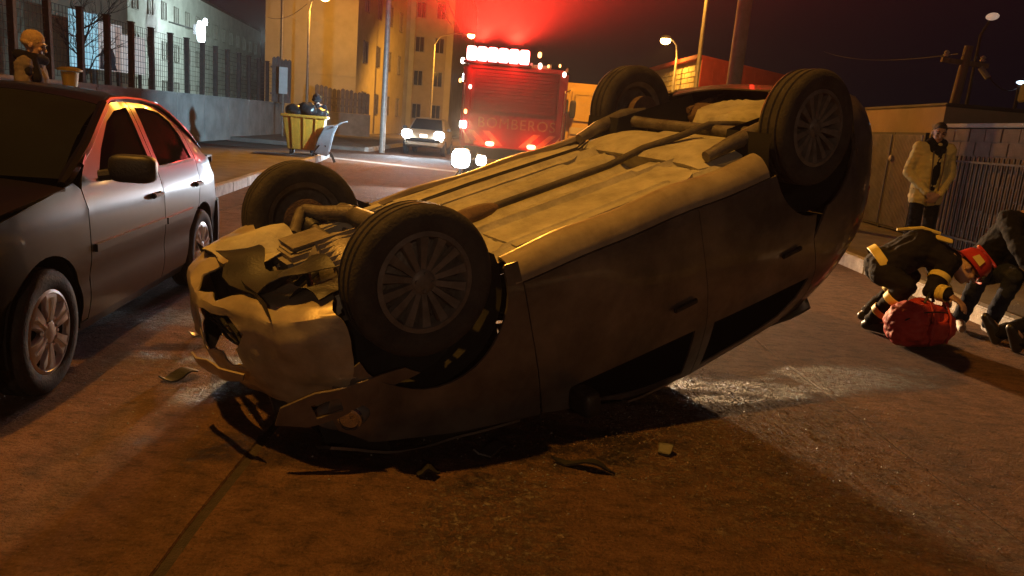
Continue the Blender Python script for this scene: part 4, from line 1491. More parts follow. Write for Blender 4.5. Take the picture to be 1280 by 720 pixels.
# bare tree in front of the lit board
tr = empty('bare_tree', (0, 0, 0), label='leafless tree with thin dark branches in front of the cyan board', cat='tree')
M_BARK = mat('dark_bark', (.06, .045, .035), (.035, .028, .022), .9, scale=9, bump=.5)
tmb, cmb = MB(), MB()
base = Vector((-13.35, 23.4, .12))
tmb.tube([base, base + Vector((.02, 0, 1.2)), base + Vector((-.03, .03, 2.2)), base + Vector((0, 0, 3.0))], [.09, .075, .06, .045], 8)
rnd = random.Random(5)
def grow(p, d, L, r, lev):
    q = p + d * L
    m_ = p.lerp(q, .5) + Vector((rnd.uniform(-.05, .05),) * 3) * L
    cmb.tube([p, m_, q], [r, r * .8, r * .55], 5 if lev < 2 else 4)
    if lev >= 4: return
    for _ in range(3 if lev < 2 else 2):
        nd = (d + Vector((rnd.uniform(-.8, .8), rnd.uniform(-.8, .8), rnd.uniform(-.15, .7)))).normalized()
        grow(q if rnd.random() < .6 else m_, nd, L * rnd.uniform(.55, .8), r * .6, lev + 1)
for zz in (1.6, 2.1, 2.5, 3.0):
    for _ in range(2):
        grow(base + Vector((0, 0, zz)), Vector((rnd.uniform(-1, 1), rnd.uniform(-1, 1), rnd.uniform(.3, 1))).normalized(), .75, .028, 0)
tmb.build('trunk', M_BARK, tr, smooth=True)
cmb.build('branches', M_BARK, tr, smooth=True)

# yellow lit litter bin and short pole behind the parked car
lb = empty('litter_bin', (-5.47, 9.3, .13), label='small yellow lit litter bin on a post behind the parked sedan', cat='litter bin')
M_BIN = mat('yellow_bin_plastic', (.50, .36, .07), (.40, .28, .05), .5, scale=6)
MB().lathe([(0, 1.10), (.055, 1.10), (.095, 1.42), (.10, 1.44), (.08, 1.44), (0, 1.43)], 20).build('bin', M_BIN, lb, smooth=40)
MB().lathe([(0, 1.455), (.135, 1.45), (.14, 1.47), (.09, 1.49), (0, 1.50)], 20).build('lid', M_BIN, lb, smooth=40)
MB().tube([(0, .0, 0), (0, 0, 1.06)], .035, 8).build('post', M_MPOLE, lb)

# second fence: tall pickets beside the dumpster
pf = empty('picket_fence', (0, 0, 0), label='tall grey picket fence in front of the yellow building, by the dumpster', cat='fence')
def pickets(p, q, n_, h0, h1, zb, parent, mm):
    p, q = Vector((*p, 0)), Vector((*q, 0))
    d = (q - p).normalized()
    step = (q - p).length / n_
    for k in range(n_):
        t = (k + .5) / n_
        h = h0 + (h1 - h0) * t + random.uniform(-.05, .05)
        w = step * .88
        poly = [(-w / 2, 0), (w / 2, 0), (w / 2, h - .07), (0, h), (-w / 2, h - .07)]
        MB().prism(poly, .03, frame(p + d * (step * (k + .5)) + Vector((0, 0, zb)), d, (0, 0, 1), (d.y, -d.x, 0))).build('picket', mm, parent)
    for zz in (.35, h1 - .4):
        MB().bar(p + Vector((0, 0, zb + zz)) - Vector((d.y, -d.x, 0)) * .03, q + Vector((0, 0, zb + zz)) - Vector((d.y, -d.x, 0)) * .03, .05, .08).build('rail', mm, parent)
pickets((-11.2, 41.0), (-8.6, 42.5), 13, 1.35, 1.1, 1.32, pf, M_PICKET)
MB().box((-9.9, 41.75, .66), (3.05, .3, 1.3), Euler((0, 0, .523))).build('base_wall', M_CONC, pf)
pickets((-10.95, 33.3), (-10.62, 34.9), 5, 1.9, 1.85, 1.535, pf, M_PICKET)
sg = empty('notice_board', (0, 0, 0), label='small white rectangular sign fixed on the fence end', cat='sign')
MB().box((-10.42, 33.2, 2.45), (.36, .03, 1.1)).build('panel', mat('white_sign_paint', (.72, .72, .72), (.62, .62, .62), .6, scale=5), sg, bevel=.006)
MB().bar((-10.42, 33.24, .1), (-10.42, 33.24, 2.9), .05).build('post', M_MPOLE, sg)

# right side: block wall, gate, beige building, dark shed
bw = empty('block_wall', (0, 0, 0), label='concrete block wall along the right pavement', cat='wall')
bm_ = {}
for w in (.386, .19):
    bm_[w] = MB().box((0, 0, 0), (.19, w, .186)).mesh('concrete_block', M_BLOCK, bevel=.008)
for c in range(9):
    y = 8.2 - (.2 if c % 2 else 0)
    while y < 12.75:
        w = .386
        o = link('concrete_block', bm_[w], bw, (6.75 + random.uniform(-.006, .006), min(y + .2, 12.68), .13 + .10 + c * .198))
        o.rotation_euler = (0, 0, random.uniform(-.008, .008))
        y += .396
MB().box((6.755, 10.45, 1.02), (.168, 4.78, 1.78)).build('mortar', M_MORTAR, bw)
MB().box((6.75, 10.45, 1.955), (.25, 4.82, .06)).build('coping', M_CONC, bw, bevel=.01)

rl = empty('railing', (0, 0, 0), label='dark vertical bar railing standing in front of the block wall', cat='railing')
M_BAR = mat('dark_iron', (.035, .03, .028), (.022, .02, .018), .6, .3, scale=12)
bar = MB().bar((0, 0, 0), (0, 0, 1.35), .022).mesh('bar', M_BAR)
for k in range(38):
    link('bar', bar, rl, (6.52, 8.4 + k * .115, .15))
for zz in (.30, 1.42):
    MB().bar((6.52, 8.35, zz), (6.52, 12.75, zz), .035, .03).build('rail', M_BAR, rl)

gt = empty('metal_gate', (0, 0, 0), label='ribbed galvanised metal gate below the beige building', cat='gate')
def rib_panel(y0, y1):
    mb = MB()
    n_ = int((y1 - y0) / .05)
    pts_ = []
    for k in range(n_):
        yy = y0 + (y1 - y0) * k / n_
        s_ = (y1 - y0) / n_
        pts_ += [(yy, 0), (yy + s_ * .35, 0), (yy + s_ * .5, -.022), (yy + s_ * .85, -.022)]
    pts_.append((y1, 0))
    m_ = len(pts_)
    mb.add([(6.60 + o, yy, zz) for zz in (.20, 1.80) for yy, o in pts_], [(i, i + 1, m_ + i + 1, m_ + i) for i in range(m_ - 1)])
    return mb
for y0, y1 in ((12.95, 13.98), (14.02, 15.05)):
    rib_panel(y0 + .03, y1 - .03).build('leaf', M_GALV, gt)
for yy in (12.93, 14.0, 15.07):
    MB().box((6.62, yy, .98), (.06, .05, 1.72)).build('gate_frame', M_BAR, gt, bevel=.004)
for zz in (.18, 1.82):
    MB().box((6.62, 14.0, zz), (.045, 2.08, .04)).build('gate_frame', M_BAR, gt)
MB().lathe([(0, .03), (.05, .02), (.06, 0)], 16, frame((6.555, 13.9, 1.38), (0, 1, 0), (0, 0, 1), (-1, 0, 0))).build('lock', M_MPOLE, gt, smooth=True)

bgd = block('beige_building', [(6.85, 12.95), (6.85, 24.0), (14, 24), (14, 12.95)], 2.28, M_BEIGEW, 'low beige rendered building above the metal gate', roof_t=.06, eave=.05)
ds = block('dark_shed', [(8.4, 9.5), (8.4, 12.9), (17, 12.9), (17, 9.5)], 2.45, M_DARKW, 'dark low shed behind the block wall, nearly black', roof_t=.30, eave=.4)

# gabled store with yellow street front and long side tinted with red glare
rs = empty('red_tinted_store', (0, 0, 0), label='flat-roofed store with yellow-lit street front and long dull red side wall', cat='building')
foot = [(6.83, 32.0), (13.4, 38.9), (12.6, 47), (6.1, 40.5)]
MB().prism(foot, 4.62).build('wall', M_YELLOW, rs)
a, x, n, Ln = facade((6.83, 32.0), (13.4, 38.9))
k = 0
while k * .9 < Ln - .1:
    p, q = a + x * (k * .9 + .01) + n * .03, a + x * min(Ln, (k + 1) * .9 - .01) + n * .03
    MB().bar(p + Vector((0, 0, 2.33)), q + Vector((0, 0, 2.33)), .05, 4.6).build('sheet_panel', M_REDWALL, rs)
    k += 1
MB().prism([tuple(Vector(p) * 1.0) for p in [(6.6, 31.7), (13.7, 39.1), (12.7, 47.4), (5.85, 40.6)]], .16, Matrix.Translation((0, 0, 4.63))).build('roof', M_REDWALL, rs, bevel=.01)
a, x, n, Ln = facade((6.1, 40.5), (6.83, 32.0))
for u, w, h, zz, m in ((6.9, 2.2, .75, 3.0, M_TAN), (3.6, 2.4, .75, 3.0, M_TAN)):
    MB().add([wmat(a, x, n, u, zz) @ Vector(v) for v in ((-w / 2, -h / 2, .02), (w / 2, -h / 2, .02), (w / 2, h / 2, .02), (-w / 2, h / 2, .02), (-w / 2, -h / 2, .1), (w / 2, -h / 2, .1), (w / 2, h / 2, .1), (-w / 2, h / 2, .1))],
             [(4, 5, 6, 7), (0, 4, 7, 3), (1, 2, 6, 5), (3, 7, 6, 2), (0, 1, 5, 4)]).build('fascia_panel', m, rs)
for u in (1.5, 4.2, 6.6):
    window(rs, wmat(a, x, n, u, 1.55), 1.5, 1.6, None)
for r_ in range(9):
    for k in range(9):
        if r_ in (3, 4): continue
        MB().add([wmat(a, x, n, .5 + k * .93 + (.45 if r_ % 2 else 0) - .45, 2.55 + .22 * r_) @ Vector(v) for v in ((-.44, -.10, -.02), (.44, -.10, -.02), (.44, .10, -.02), (-.44, .10, -.02), (-.43, -.09, .012), (.43, -.09, .012), (.43, .09, .012), (-.43, .09, .012))],
                 [(4, 5, 6, 7), (0, 4, 7, 3), (1, 2, 6, 5), (3, 7, 6, 2), (0, 1, 5, 4)]).build('stone_block', M_YELLOW, rs)

# ------------------------------------------------------------------ poles and lamps
def street_lamp(s, label, m=M_MPOLE, group='sodium street lamps', bulb=True):
    h, (fx, fy) = Vector(s['head']), s['foot']
    root = empty('street_lamp', (fx, fy, 0), label=label, cat='street lamp', group=group)
    top = h.z - .15
    MB().tube([(0, 0, 0), (0, 0, 1.2), (0, 0, top - .5)], [.10, .08, .055], 10).build('pole', m, root, smooth=True)
    d = Vector((h.x - fx, h.y - fy, 0))
    MB().tube([(0, 0, top - .5), (d.x * .15, d.y * .15, top), (d.x * .5, d.y * .5, top + .2), (d.x, d.y, top + .18)], .035, 8).build('arm', m, root, smooth=True)
    hd = MB().ell((d.x, d.y, top + .24), (.22, .34, .11)).build('lamp_housing', M_LAMPBODY, root, smooth=True)
    MB().ell((d.x, d.y, top + .13), (.22, .30, .16)).build('bulb', M_SODGLOW, root, smooth=True)
    return root


street_lamp(SLAMPS[2], 'sodium street lamp in front of the yellow building, cut by the top of the picture')
street_lamp(SLAMPS[3], 'sodium street lamp glowing just above the left end of the fire engine')
street_lamp(SLAMPS[4], 'sodium street lamp on a curved arm beside the red store')

def cpole(s, label, r0, r1, m, top, cross=True):
    (fx, fy), h = s['foot'], Vector(s['head'])
    root = empty('utility_pole', (fx, fy, 0), label=label, cat='utility pole')
    MB().tube([(0, 0, 0), (0, 0, 3), (0, 0, top)], [r0, (r0 * .7 + r1 * .3), r1], 14).build('pole', m, root, smooth=True)
    d = Vector((h.x - fx, h.y - fy, 0))
    MB().tube([(0, 0, h.z - .5), (d.x * .4, d.y * .4, h.z - .05), (d.x, d.y, h.z + .05)], .03, 8).build('lamp_arm', M_MPOLE, root, smooth=True)
    hd = MB().ell((d.x, d.y, h.z + .08), (.20, .34, .10)).build('lamp_head', M_LAMPBODY, root, smooth=True)
    MB().ell((d.x, d.y, h.z - .02), (.14, .24, .09)).build('bulb', M_SODGLOW, hd, smooth=True)
    if cross:
        for zz in (top - .4, top - 1.0):
            MB().bar((-.9, 0, zz), (.9, 0, zz), .09, .09).build('crossarm', M_WOODP, root)
    return root


cpole(SLAMPS[0], 'thick round concrete utility pole behind the overturned car', .155, .12, M_CPOLE, 10.5)
cpole(SLAMPS[5], 'street lamp pole on the near left kerb, out of the picture', .11, .08, M_MPOLE, 9.5, False)
cpole(SLAMPS[6], 'street lamp pole on the right kerb behind the viewpoint', .11, .08, M_MPOLE, 9.5, False)
cpole(SLAMPS[1], 'tall yellow-lit pole on the left kerb beyond the dumpster', .11, .08, M_MPOLE, 9.5)

up = empty('utility_pole', (7.55, 14.3, 0), rz=0, label='slanting wooden utility pole with crossarm and insulators behind the block wall', cat='utility pole')
up.rotation_euler = (0, R(3.5), 0)
MB().tube([(0, 0, 0), (0, 0, 3.45)], [.10, .075], 10).build('pole', M_WOODP, up, smooth=True)
MB().bar((-.42, 0, 3.16), (.42, .0, 3.16), .07, .08).build('crossarm', M_WOODP, up)
for xx in (-.36, .03, .30):
    MB().lathe([(0, 0), (.035, 0), (.055, .03), (.03, .05), (.05, .07), (.03, .10), (0, .11)], 12, Matrix.Translation((xx, 0, 3.22))).build('insulator', mat('porcelain', (.55, .52, .48), None, .25) if 'porcelain' not in MATS else MATS['porcelain'], up, smooth=True)
MB().tube([(.30, 0, 3.12), (.42, -.1, 2.95)], .05, 8).build('bracket', M_MPOLE, up)

tp = empty('lamp_post', (11.3, 20.4, 0), label='thin dark lamp post with a dim lamp, top right', cat='lamp post')
MB().tube([(0, 0, 0), (0, 0, 4.6), (.1, -.1, 4.95)], [.06, .035, .03], 8).build('pole', M_BAR, tp, smooth=True)
MB().ell((.12, -.15, 5.05), (.13, .2, .09)).build('lamp_head', emit('dim_lamp_glow', (.9, .62, .45), .35), tp, smooth=True)
wp = empty('lamp_post', (12.3, 20.0, 0), label='small bluish white lamp on a short post at the right edge', cat='lamp post')
MB().tube([(0, 0, 0), (0, 0, 3.45)], [.06, .04], 8).build('pole', M_BAR, wp, smooth=True)
MB().ell((0, -.05, 3.5), (.12, .08, .05)).build('lamp_head', emit('blue_white_lamp_glow', (.6, .8, 1), 3), wp, smooth=True)
cpole(SLAMPS[7], 'thin pale street lamp pole on the right, standing before the red store', .085, .06, M_MPOLE, 8.2, False)


def cable(name, a, b, sag, label, r=.018, n_=22, group='overhead cables'):
    a, b = Vector(a), Vector(b)
    P = []
    for i in range(n_ + 1):
        t = i / n_
        p = a.lerp(b, t)
        p.z -= sag * 4 * t * (1 - t)
        P.append(p)
    tag(MB().tube(P, r, 5).build(name, M_WIRE if r < .02 else M_MPOLE, None, smooth=True), label, 'cable', group)


cable('overhead_cable', (-5.25, 28.6, 9.2), (-6.4, 62, 8.6), .5, 'overhead cable from the left kerb pole towards the tan building', .030)
cable('overhead_cable', (-5.0, 28.6, 8.9), (-2.6, 60, 3.6), .4, 'steep orange-lit cable dropping from the left kerb pole towards the road', .036)
cable('overhead_cable', (-10.35, 36.2, 6.0), (-15, 44.8, 6.2), .3, 'thin cable from the left lamp to the yellow building', .012)
cable('overhead_cable', (7.95, 14.3, 3.3), (12.25, 20, 3.35), .25, 'cable from the slanting wooden pole to the post at the right edge', .012)
cable('overhead_cable', (7.6, 14.3, 3.3), (11.3, 31, 5.2), .2, 'cable from the slanting wooden pole towards the red store', .010)

# ------------------------------------------------------------------ the fire engine seen from behind
M_FRED = mat('fire_engine_red', (.30, .014, .014), (.24, .011, .011), .35, scale=3, coat=.4)
M_SHUT = mat('shutter_red', (.22, .010, .018), (.17, .008, .014), .45, scale=4)
M_YLET = mat('pale_yellow_lettering', (.50, .38, .16), (.28, .2, .09), .6, scale=10)
M_CHEV = mat('pale_reflective_stripe', (.60, .45, .22), (.4, .28, .14), .5, scale=10)
M_BEACON = emit('red_beacon_glow', (1.0, .12, .12), 22)
M_TAILG = emit('red_tail_glow', (1.0, .10, .06), 14)
M_SMALLW = emit('small_white_marker_glow', (1.0, .78, .62), 7)
M_SMALLA = emit('small_amber_marker_glow', (1.0, .45, .12), 5)
M_HEADG = emit('headlight_glow', (.85, .93, 1.0), 40)
ft = empty('fire_engine', (-.32, 18.0, 0), label='red fire engine seen from behind with a glaring red beacon bar and yellow lettering', cat='fire engine')
FW = 2.42
MB().box((0, 2.2, 1.75), (FW, 4.2, 1.85)).build('body', M_FRED, ft, bevel=.05)
MB().box((0, 5.6, 1.7), (FW - .06, 2.4, 2.3)).build('cab', M_FRED, ft, bevel=.12)
MB().box((0, 3.2, .72), (FW - .3, 7.0, .25)).build('chassis', M_BLACK, ft, bevel=.02)
# roller shutter: slats one by one
for k in range(12):
    MB().box((.03, .085, 1.72 + k * .076), (1.92, .03, .070)).build('shutter_slat', M_SHUT, ft, bevel=.008)
for s in (-1, 1):
    MB().box((s * 1.07, .08, 1.95), (.12, .05, 1.35)).build('shutter_rail', M_FRED, ft, bevel=.01)
MB().box((0, .075, 2.66), (2.2, .07, .10)).build('shutter_box', M_FRED, ft, bevel=.01)
MB().box((0, .06, .70), (FW - .02, .16, .22)).build('bumper', M_FRED, ft, bevel=.03)
MB().box((0, .085, 1.22), (FW - .08, .03, .74)).build('rear_panel', M_FRED, ft, bevel=.006)
# chevron stripes, flat reflective print on the rear panel
for s in (-1, 1):
    for k in range(3):
        x0 = s * (.18 + k * .36)
        pl_ = [(x0, .90), (x0 + s * .16, .90), (x0 + s * .50, 1.22), (x0 + s * .34, 1.22)]
        pl_ = [(max(-1.14, min(1.14, px)), pz) for px, pz in pl_]
        MB().add([(px, .066, pz) for px, pz in pl_], [(0, 1, 2, 3)]).build('chevron_stripe', M_CHEV, ft)
# lettering
cu_ = bpy.data.curves.new('lettering', 'FONT')
cu_.body = 'BOMBEROS'
cu_.size = .33
cu_.extrude = .004
cu_.align_x = 'CENTER'
cu_.space_character = 1.12
cu_.materials.append(M_YLET)
lt_ = bpy.data.objects.new('lettering_src', cu_)
COL.objects.link(lt_)
bpy.context.view_layer.update()
lme = bpy.data.meshes.new_from_object(lt_.evaluated_get(bpy.context.evaluated_depsgraph_get()))
bpy.data.objects.remove(lt_)
link('lettering', lme, ft, (.10, .062, 1.30), (R(90), 0, 0))
# beacon bar
bb_ = empty('beacon_bar', (-.44, -.05, 2.80), parent=ft)
MB().box((0, .08, -.075), (1.56, .22, .06)).build('mount', M_BLACK, bb_, bevel=.01)
for k in range(6):
    MB().rbox((-.60 + .24 * k, .05, .115), (.228, .26, .32), e=5).build('beacon_lens', M_BEACON, bb_, smooth=50)
for s in (-1, 1):
    tl = MB().rbox((s * .485 + .0, .02, .93), (.21, .07, .115), e=3).build('tail_light', M_TAILG, ft, smooth=60)
    MB().rbox((s * .80, .03, .93), (.16, .06, .10), e=4).build('indicator', M_AMBER, ft, smooth=60)
MK = [(1.10, .03, 2.62, .05, M_SMALLW), (-1.24, .03, 2.74, .06, M_SMALLW), (.50, -.02, 3.00, .055, M_SMALLA), (.53, -.02, 2.76, .055, M_SMALLW), (.98, .0, 2.80, .03, M_SMALLA), (.72, .0, 2.77, .03, M_SMALLA),
      (-1.27, .03, 2.30, .04, M_SMALLA), (-1.03, .03, 2.18, .04, M_SMALLW), (-1.10, .03, 1.62, .045, M_SMALLA)]
for x, y, z, r, m in MK:
    MB().rbox((x, y, z), (r * 1.6, .06, r * 2.4), e=2.5, nu=12, nv=8).build('marker_light', m, ft, smooth=60)
# added scene lamps on the rear corner and the left side
MB().rbox((-1.14, .06, 1.32), (.16, .12, .16), e=4).build('added_scene_lamp', M_HEADG, ft, smooth=60)
MB().rbox((-1.27, 1.6, 2.45), (.16, .32, .20), e=5).build('added_scene_lamp', M_HEADG, ft, smooth=60)
# roof ladder and rails
ld = empty('ladder', (0, 0, 0), parent=ft)
for s in (-1, 1):
    MB().bar((.55 + s * .22, .1, 2.78), (.55 + s * .22, 4.0, 2.78), .05, .08).build('stile', M_ALLOY, ld)
for k in range(12):
    MB().bar((.35, .25 + k * .32, 2.78), (.75, .25 + k * .32, 2.78), .03).build('rung', M_ALLOY, ld)
for s in (-1, 1):
    MB().tube([(s * 1.16, .05, 2.68), (s * 1.16, .05, 2.76), (s * 1.16, 3.9, 2.76)], .022, 8).build('roof_rail', M_ALLOY, ft)
    MB().tube([(s * 1.16, .04, 1.0), (s * 1.16, .0, 1.05), (s * 1.16, .0, 2.2), (s * 1.16, .04, 2.25)], .018, 8).build('grab_rail', M_ALLOY, ft)
    MB().box((s * 1.42, 4.75, 2.05), (.16, .10, .38)).build('mirror', M_BLACK, ft, bevel=.02)
TT = tyre_mesh(.46, .26, .28, M_TYRE)
TR = rim_back(.28, .26, M_STEEL)
for y in (1.35, 5.5):
    for s in (-1, 1):
        wheel(ft, (s * 1.02, y, .46), 1, TT, None, '', TR).rotation_euler = (0, R(90 * s), 0)

# ------------------------------------------------------------------ work light on a low stand in the road
wlt = empty('work_light', (-1.28, 15.9, 0), label='twin head white work light on a low stand before the fire engine', cat='work light')
MB().tube([(0, 0, .25), (0, 0, .68)], .02, 8).build('pole', M_BAR, wlt)
for k in range(3):
    a = 2 * math.pi * k / 3 + .4
    MB().tube([(0, 0, .42), (.32 * math.cos(a), .32 * math.sin(a), .01)], .013, 6).build('leg', M_BAR, wlt)
MB().bar((-.12, 0.02, .63), (.48, 0.02, .63), .03).build('crossbar', M_BAR, wlt)
for x, r in ((0, .20), (.42, .11)):
    hd = MB().rbox((x, .06, .63), (r * 2.1, .13, r * 2.0), e=5).build('lamp_head', M_BLACK, wlt, smooth=50)
    MB().rbox((x, -.015, .63), (r * 1.9, .05, r * 1.85), e=3).build('lens', M_HEADG, hd, smooth=True)

# ------------------------------------------------------------------ small car coming down the street, lights on
M_YCAR = mat('pale_car_paint', (.45, .40, .30), (.38, .33, .25), .35, .2, scale=4, coat=.5)
fc = empty('oncoming_car', (-3.80, 28.9, 0), label='pale small car facing us down the street with headlights on', cat='car')
def sect(y, pts): return [(x, y, z) for x, z in pts]
mb = MB()
secs = [(.0, .62, .40, .62), (.15, .74, .34, .72), (.9, .80, .30, .92), (1.0, .81, .28, .95), (3.2, .80, .28, .98), (3.9, .72, .36, .90)]
rings = []
for y, w, z0, z1 in secs:
    rings.append([(-w * .9, y, z0), (w * .9, y, z0), (w, y, z0 + .18), (w * .98, y, z1 - .10), (w * .88, y, z1), (-w * .88, y, z1), (-w * .98, y, z1 - .10), (-w, y, z0 + .18)])
vs = [p for r in rings for p in r]
m_ = 8
fs = [(j * m_ + i, j * m_ + (i + 1) % m_, (j + 1) * m_ + (i + 1) % m_, (j + 1) * m_ + i) for j in range(len(rings) - 1) for i in range(m_)] + [tuple(range(m_)), tuple(range((len(rings) - 1) * m_, len(rings) * m_))]
mb.add(vs, fs)
mb.build('body', M_YCAR, fc, bevel=.03, smooth=40)
mb = MB()
mb.add([(-.70, .95, .93), (.70, .95, .93), (.56, 1.65, 1.40), (-.56, 1.65, 1.40), (-.72, 3.5, .95), (.72, 3.5, .95), (.56, 2.9, 1.42), (-.56, 2.9, 1.42)],
       [(0, 1, 2, 3), (3, 2, 6, 7), (7, 6, 5, 4), (0, 3, 7, 4), (1, 5, 6, 2)])
mb.build('cabin', M_YCAR, fc, bevel=.05, smooth=40)
mb = MB()
mb.add([(-.62, 1.00, .95), (.62, 1.00, .95), (.50, 1.60, 1.345), (-.50, 1.60, 1.345)], [(0, 1, 2, 3)])
mb.v = [(x, y - .035, z + .02) for x, y, z in mb.v]
mb.build('windscreen', M_GLASS, fc)
for s in (-1, 1):
    MB().rbox((s * .60, .0, .78), (.40, .14, .32), e=2.6).build('headlight', M_HEADG, fc, smooth=True)
    MB().rbox((s * .86, 1.15, 1.0), (.16, .10, .12)).build('mirror', M_BLACK, fc, smooth=True)
MB().rbox((.02, -.02, .74), (.30, .06, .14), e=5).build('number_plate', emit('lit_plate_glow', (1, .8, .55), 2.2), fc, smooth=True)
MB().box((0, -.005, .60), (.9, .05, .10)).build('grille', M_BLACK, fc, bevel=.01)
CT = tyre_mesh(.29, .18, .19, M_TYRE)
CR = rim_back(.19, .18, M_STEEL)
for y in (.75, 3.15):
    for s in (-1, 1):
        wheel(fc, (s * .72, y, .29), 1, CT, None, '', CR).rotation_euler = (0, R(90 * s), 0)

# ------------------------------------------------------------------ yellow lorry parked on the right, facing us
M_LORRY = mat('lorry_yellow_paint', (.52, .36, .08), (.44, .30, .06), .5, scale=3, coat=.2)
ly = empty('parked_lorry', (2.35, 23.2, 0), label='yellow flat-nosed lorry parked beyond the right rear wheel of the wreck', cat='lorry')
MB().box((0, 1.0, 1.68), (2.30, 1.9, 1.95)).build('cab', M_LORRY, ly, bevel=.10)
MB().box((0, 4.8, 1.85), (2.4, 5.2, 2.1)).build('box_body', M_LORRY, ly, bevel=.03)
mb = MB().box((0, .02, 2.05), (1.95, .04, .78))
mb.build('windscreen', M_LORRY, ly, bevel=.02)
MB().box((0, .03, 1.38), (2.05, .05, .22)).build('nose_panel', M_YELLOW, ly, bevel=.02)
for k in range(4):
    MB().box((0, .0, .78 + k * .10), (1.7, .06, .055)).build('grille_bar', M_GALV, ly, bevel=.01)
MB().box((0, -.02, .55), (2.3, .16, .22)).build('bumper', M_BLACK, ly, bevel=.03)
for s in (-1, 1):
    MB().rbox((s * .90, -.05, .82), (.36, .10, .20)).build('headlight', M_LENS, ly, smooth=60)
    MB().tube([(s * 1.12, .1, 2.55), (s * 1.28, -.10, 2.45), (s * 1.28, -.10, 1.75)], .018, 6).build('mirror_arm', M_BLACK, ly)
    MB().rbox((s * 1.27 if s > 0 else -1.02, -.16, 2.0), (.19, .08, .52)).build('mirror', M_BLACK, ly, smooth=60)
for y in (1.0, 5.8):
    for s in (-1, 1):
        wheel(ly, (s * .98, y, .46), 1, TT, None, '', TR).rotation_euler = (0, R(90 * s), 0)

# ------------------------------------------------------------------ dumpster, rubbish, handcart
M_DUMP = mat('yellow_dumpster_plastic', (.66, .35, .035), (.52, .27, .03), .55, scale=4, bump=.1)
dm = empty('dumpster', (-6.05, 21.3, .13), rz=.18, label='yellow wheeled dumpster heaped with dark rubbish bags', cat='dumpster')
mb = MB()
b0 = [(-.42, -.36, .14), (.42, -.36, .14), (.42, .36, .14), (-.42, .36, .14)]
b1 = [(-.56, -.48, 1.05), (.56, -.48, 1.05), (.56, .48, 1.05), (-.56, .48, 1.05)]
b2 = [(-.52, -.44, 1.05), (.52, -.44, 1.05), (.52, .44, 1.05), (-.52, .44, 1.05)]
b3 = [(-.40, -.33, .2), (.40, -.33, .2), (.40, .33, .2), (-.40, .33, .2)]
V_ = b0 + b1 + b2 + b3
F_ = [(3, 2, 1, 0)] + [(i, (i + 1) % 4, 4 + (i + 1) % 4, 4 + i) for i in range(4)] + [(4 + i, 4 + (i + 1) % 4, 8 + (i + 1) % 4, 8 + i) for i in range(4)] + [(8 + i, 8 + (i + 1) % 4, 12 + (i + 1) % 4, 12 + i) for i in range(4)] + [(12, 13, 14, 15)]
mb.add(V_, F_)
mb.build('bin', M_DUMP, dm, bevel=.02)
mb = MB()
for c, s in (((0, -.50, 1.04), (1.2, .05, .07)), ((0, .50, 1.04), (1.2, .05, .07)), ((-.585, 0, 1.04), (.05, .95, .07)), ((.585, 0, 1.04), (.05, .95, .07))):
    mb.box(c, s)
mb.build('rim', M_DUMP, dm, bevel=.01)
for k in range(3):
    MB().bar((-.28 + .28 * k, -.375, .2), (-.32 + .32 * k, -.485, 1.0), .04, .03).build('rib', M_DUMP, dm)
for sx in (-1, 1):
    for sy in (-1, 1):
        MB().lathe([(0, .03), (.07, .03), (.075, 0), (.07, -.03), (0, -.03)], 14, frame((sx * .34, sy * .28, .075), (0, 1, 0), (0, 0, 1), (1, 0, 0))).build('castor', M_BLACK, dm, smooth=40)
M_BAG = mat('black_rubbish_bag', (.02, .02, .02), (.012, .012, .012), .3, scale=8, bump=.5, bscale=9)
rr_ = random.Random(3)
for k, (x, y, z, r) in enumerate(((-.28, -.15, 1.16, .24), (.05, -.1, 1.22, .27), (.33, .05, 1.15, .22), (-.05, .2, 1.2, .26))):
    g = MB()
    g.ell((0, 0, 0), (r, r * .9, r * .75), nu=20, nv=14)
    vv = []
    for v in g.v:
        p = Vector(v)
        vv.append(tuple(p * (1 + .22 * noise.noise(p * 7 + Vector((k * 5, 0, 0))))))
    g.v = vv
    o = g.build('rubbish_bag', M_BAG, None, smooth=True)
    o.matrix_world = dm.matrix_basis @ Matrix.Translation((x, y, z))
    tag(o, ['black rubbish bag at the left end of the dumpster heap', 'large black rubbish bag in the middle front of the dumpster heap', 'black rubbish bag at the right end of the dumpster heap', 'black rubbish bag at the back of the dumpster heap'][k], 'rubbish bag', 'rubbish bags on the dumpster')
M_CART = mat('pale_grey_tray', (.46, .48, .50), (.36, .37, .39), .5, .2, scale=5, bump=.1)
hc = empty('handcart', (-5.45, 20.75, 0), rz=.1, label='pale grey wheelbarrow tipped up against the right side of the dumpster', cat='wheelbarrow')
mb = MB()
mb.add([(-.22, -.05, .22), (.20, -.12, .16), (.30, .02, .75), (.42, -.02, 1.02), (.05, .05, .95), (-.12, .08, .62), (-.20, .13, .24), (.20, .10, .18), (.32, .16, .78), (.44, .12, 1.04), (.06, .18, .96), (-.11, .2, .64)],
       [(0, 1, 2, 5), (5, 2, 3, 4), (6, 11, 8, 7), (11, 10, 9, 8), (0, 6, 7, 1), (1, 7, 8, 2), (2, 8, 9, 3), (3, 9, 10, 4), (4, 10, 11, 5), (5, 11, 6, 0)])
mb.build('tray', M_CART, hc, bevel=.03, smooth=40)
for y in (-.03, .17):
    MB().tube([(.10, y, .45), (.28, y, .18), (.36, y, .01)], .018, 6).build('leg', M_BAR, hc)
    MB().tube([(-.05, y, .45), (-.2, y, .2), (-.3, y, .01)], .018, 6).build('leg', M_BAR, hc)
    MB().tube([(.30, y, .95), (.52, y, 1.08), (.66, y, 1.12)], .016, 6).build('handle', M_CART, hc)

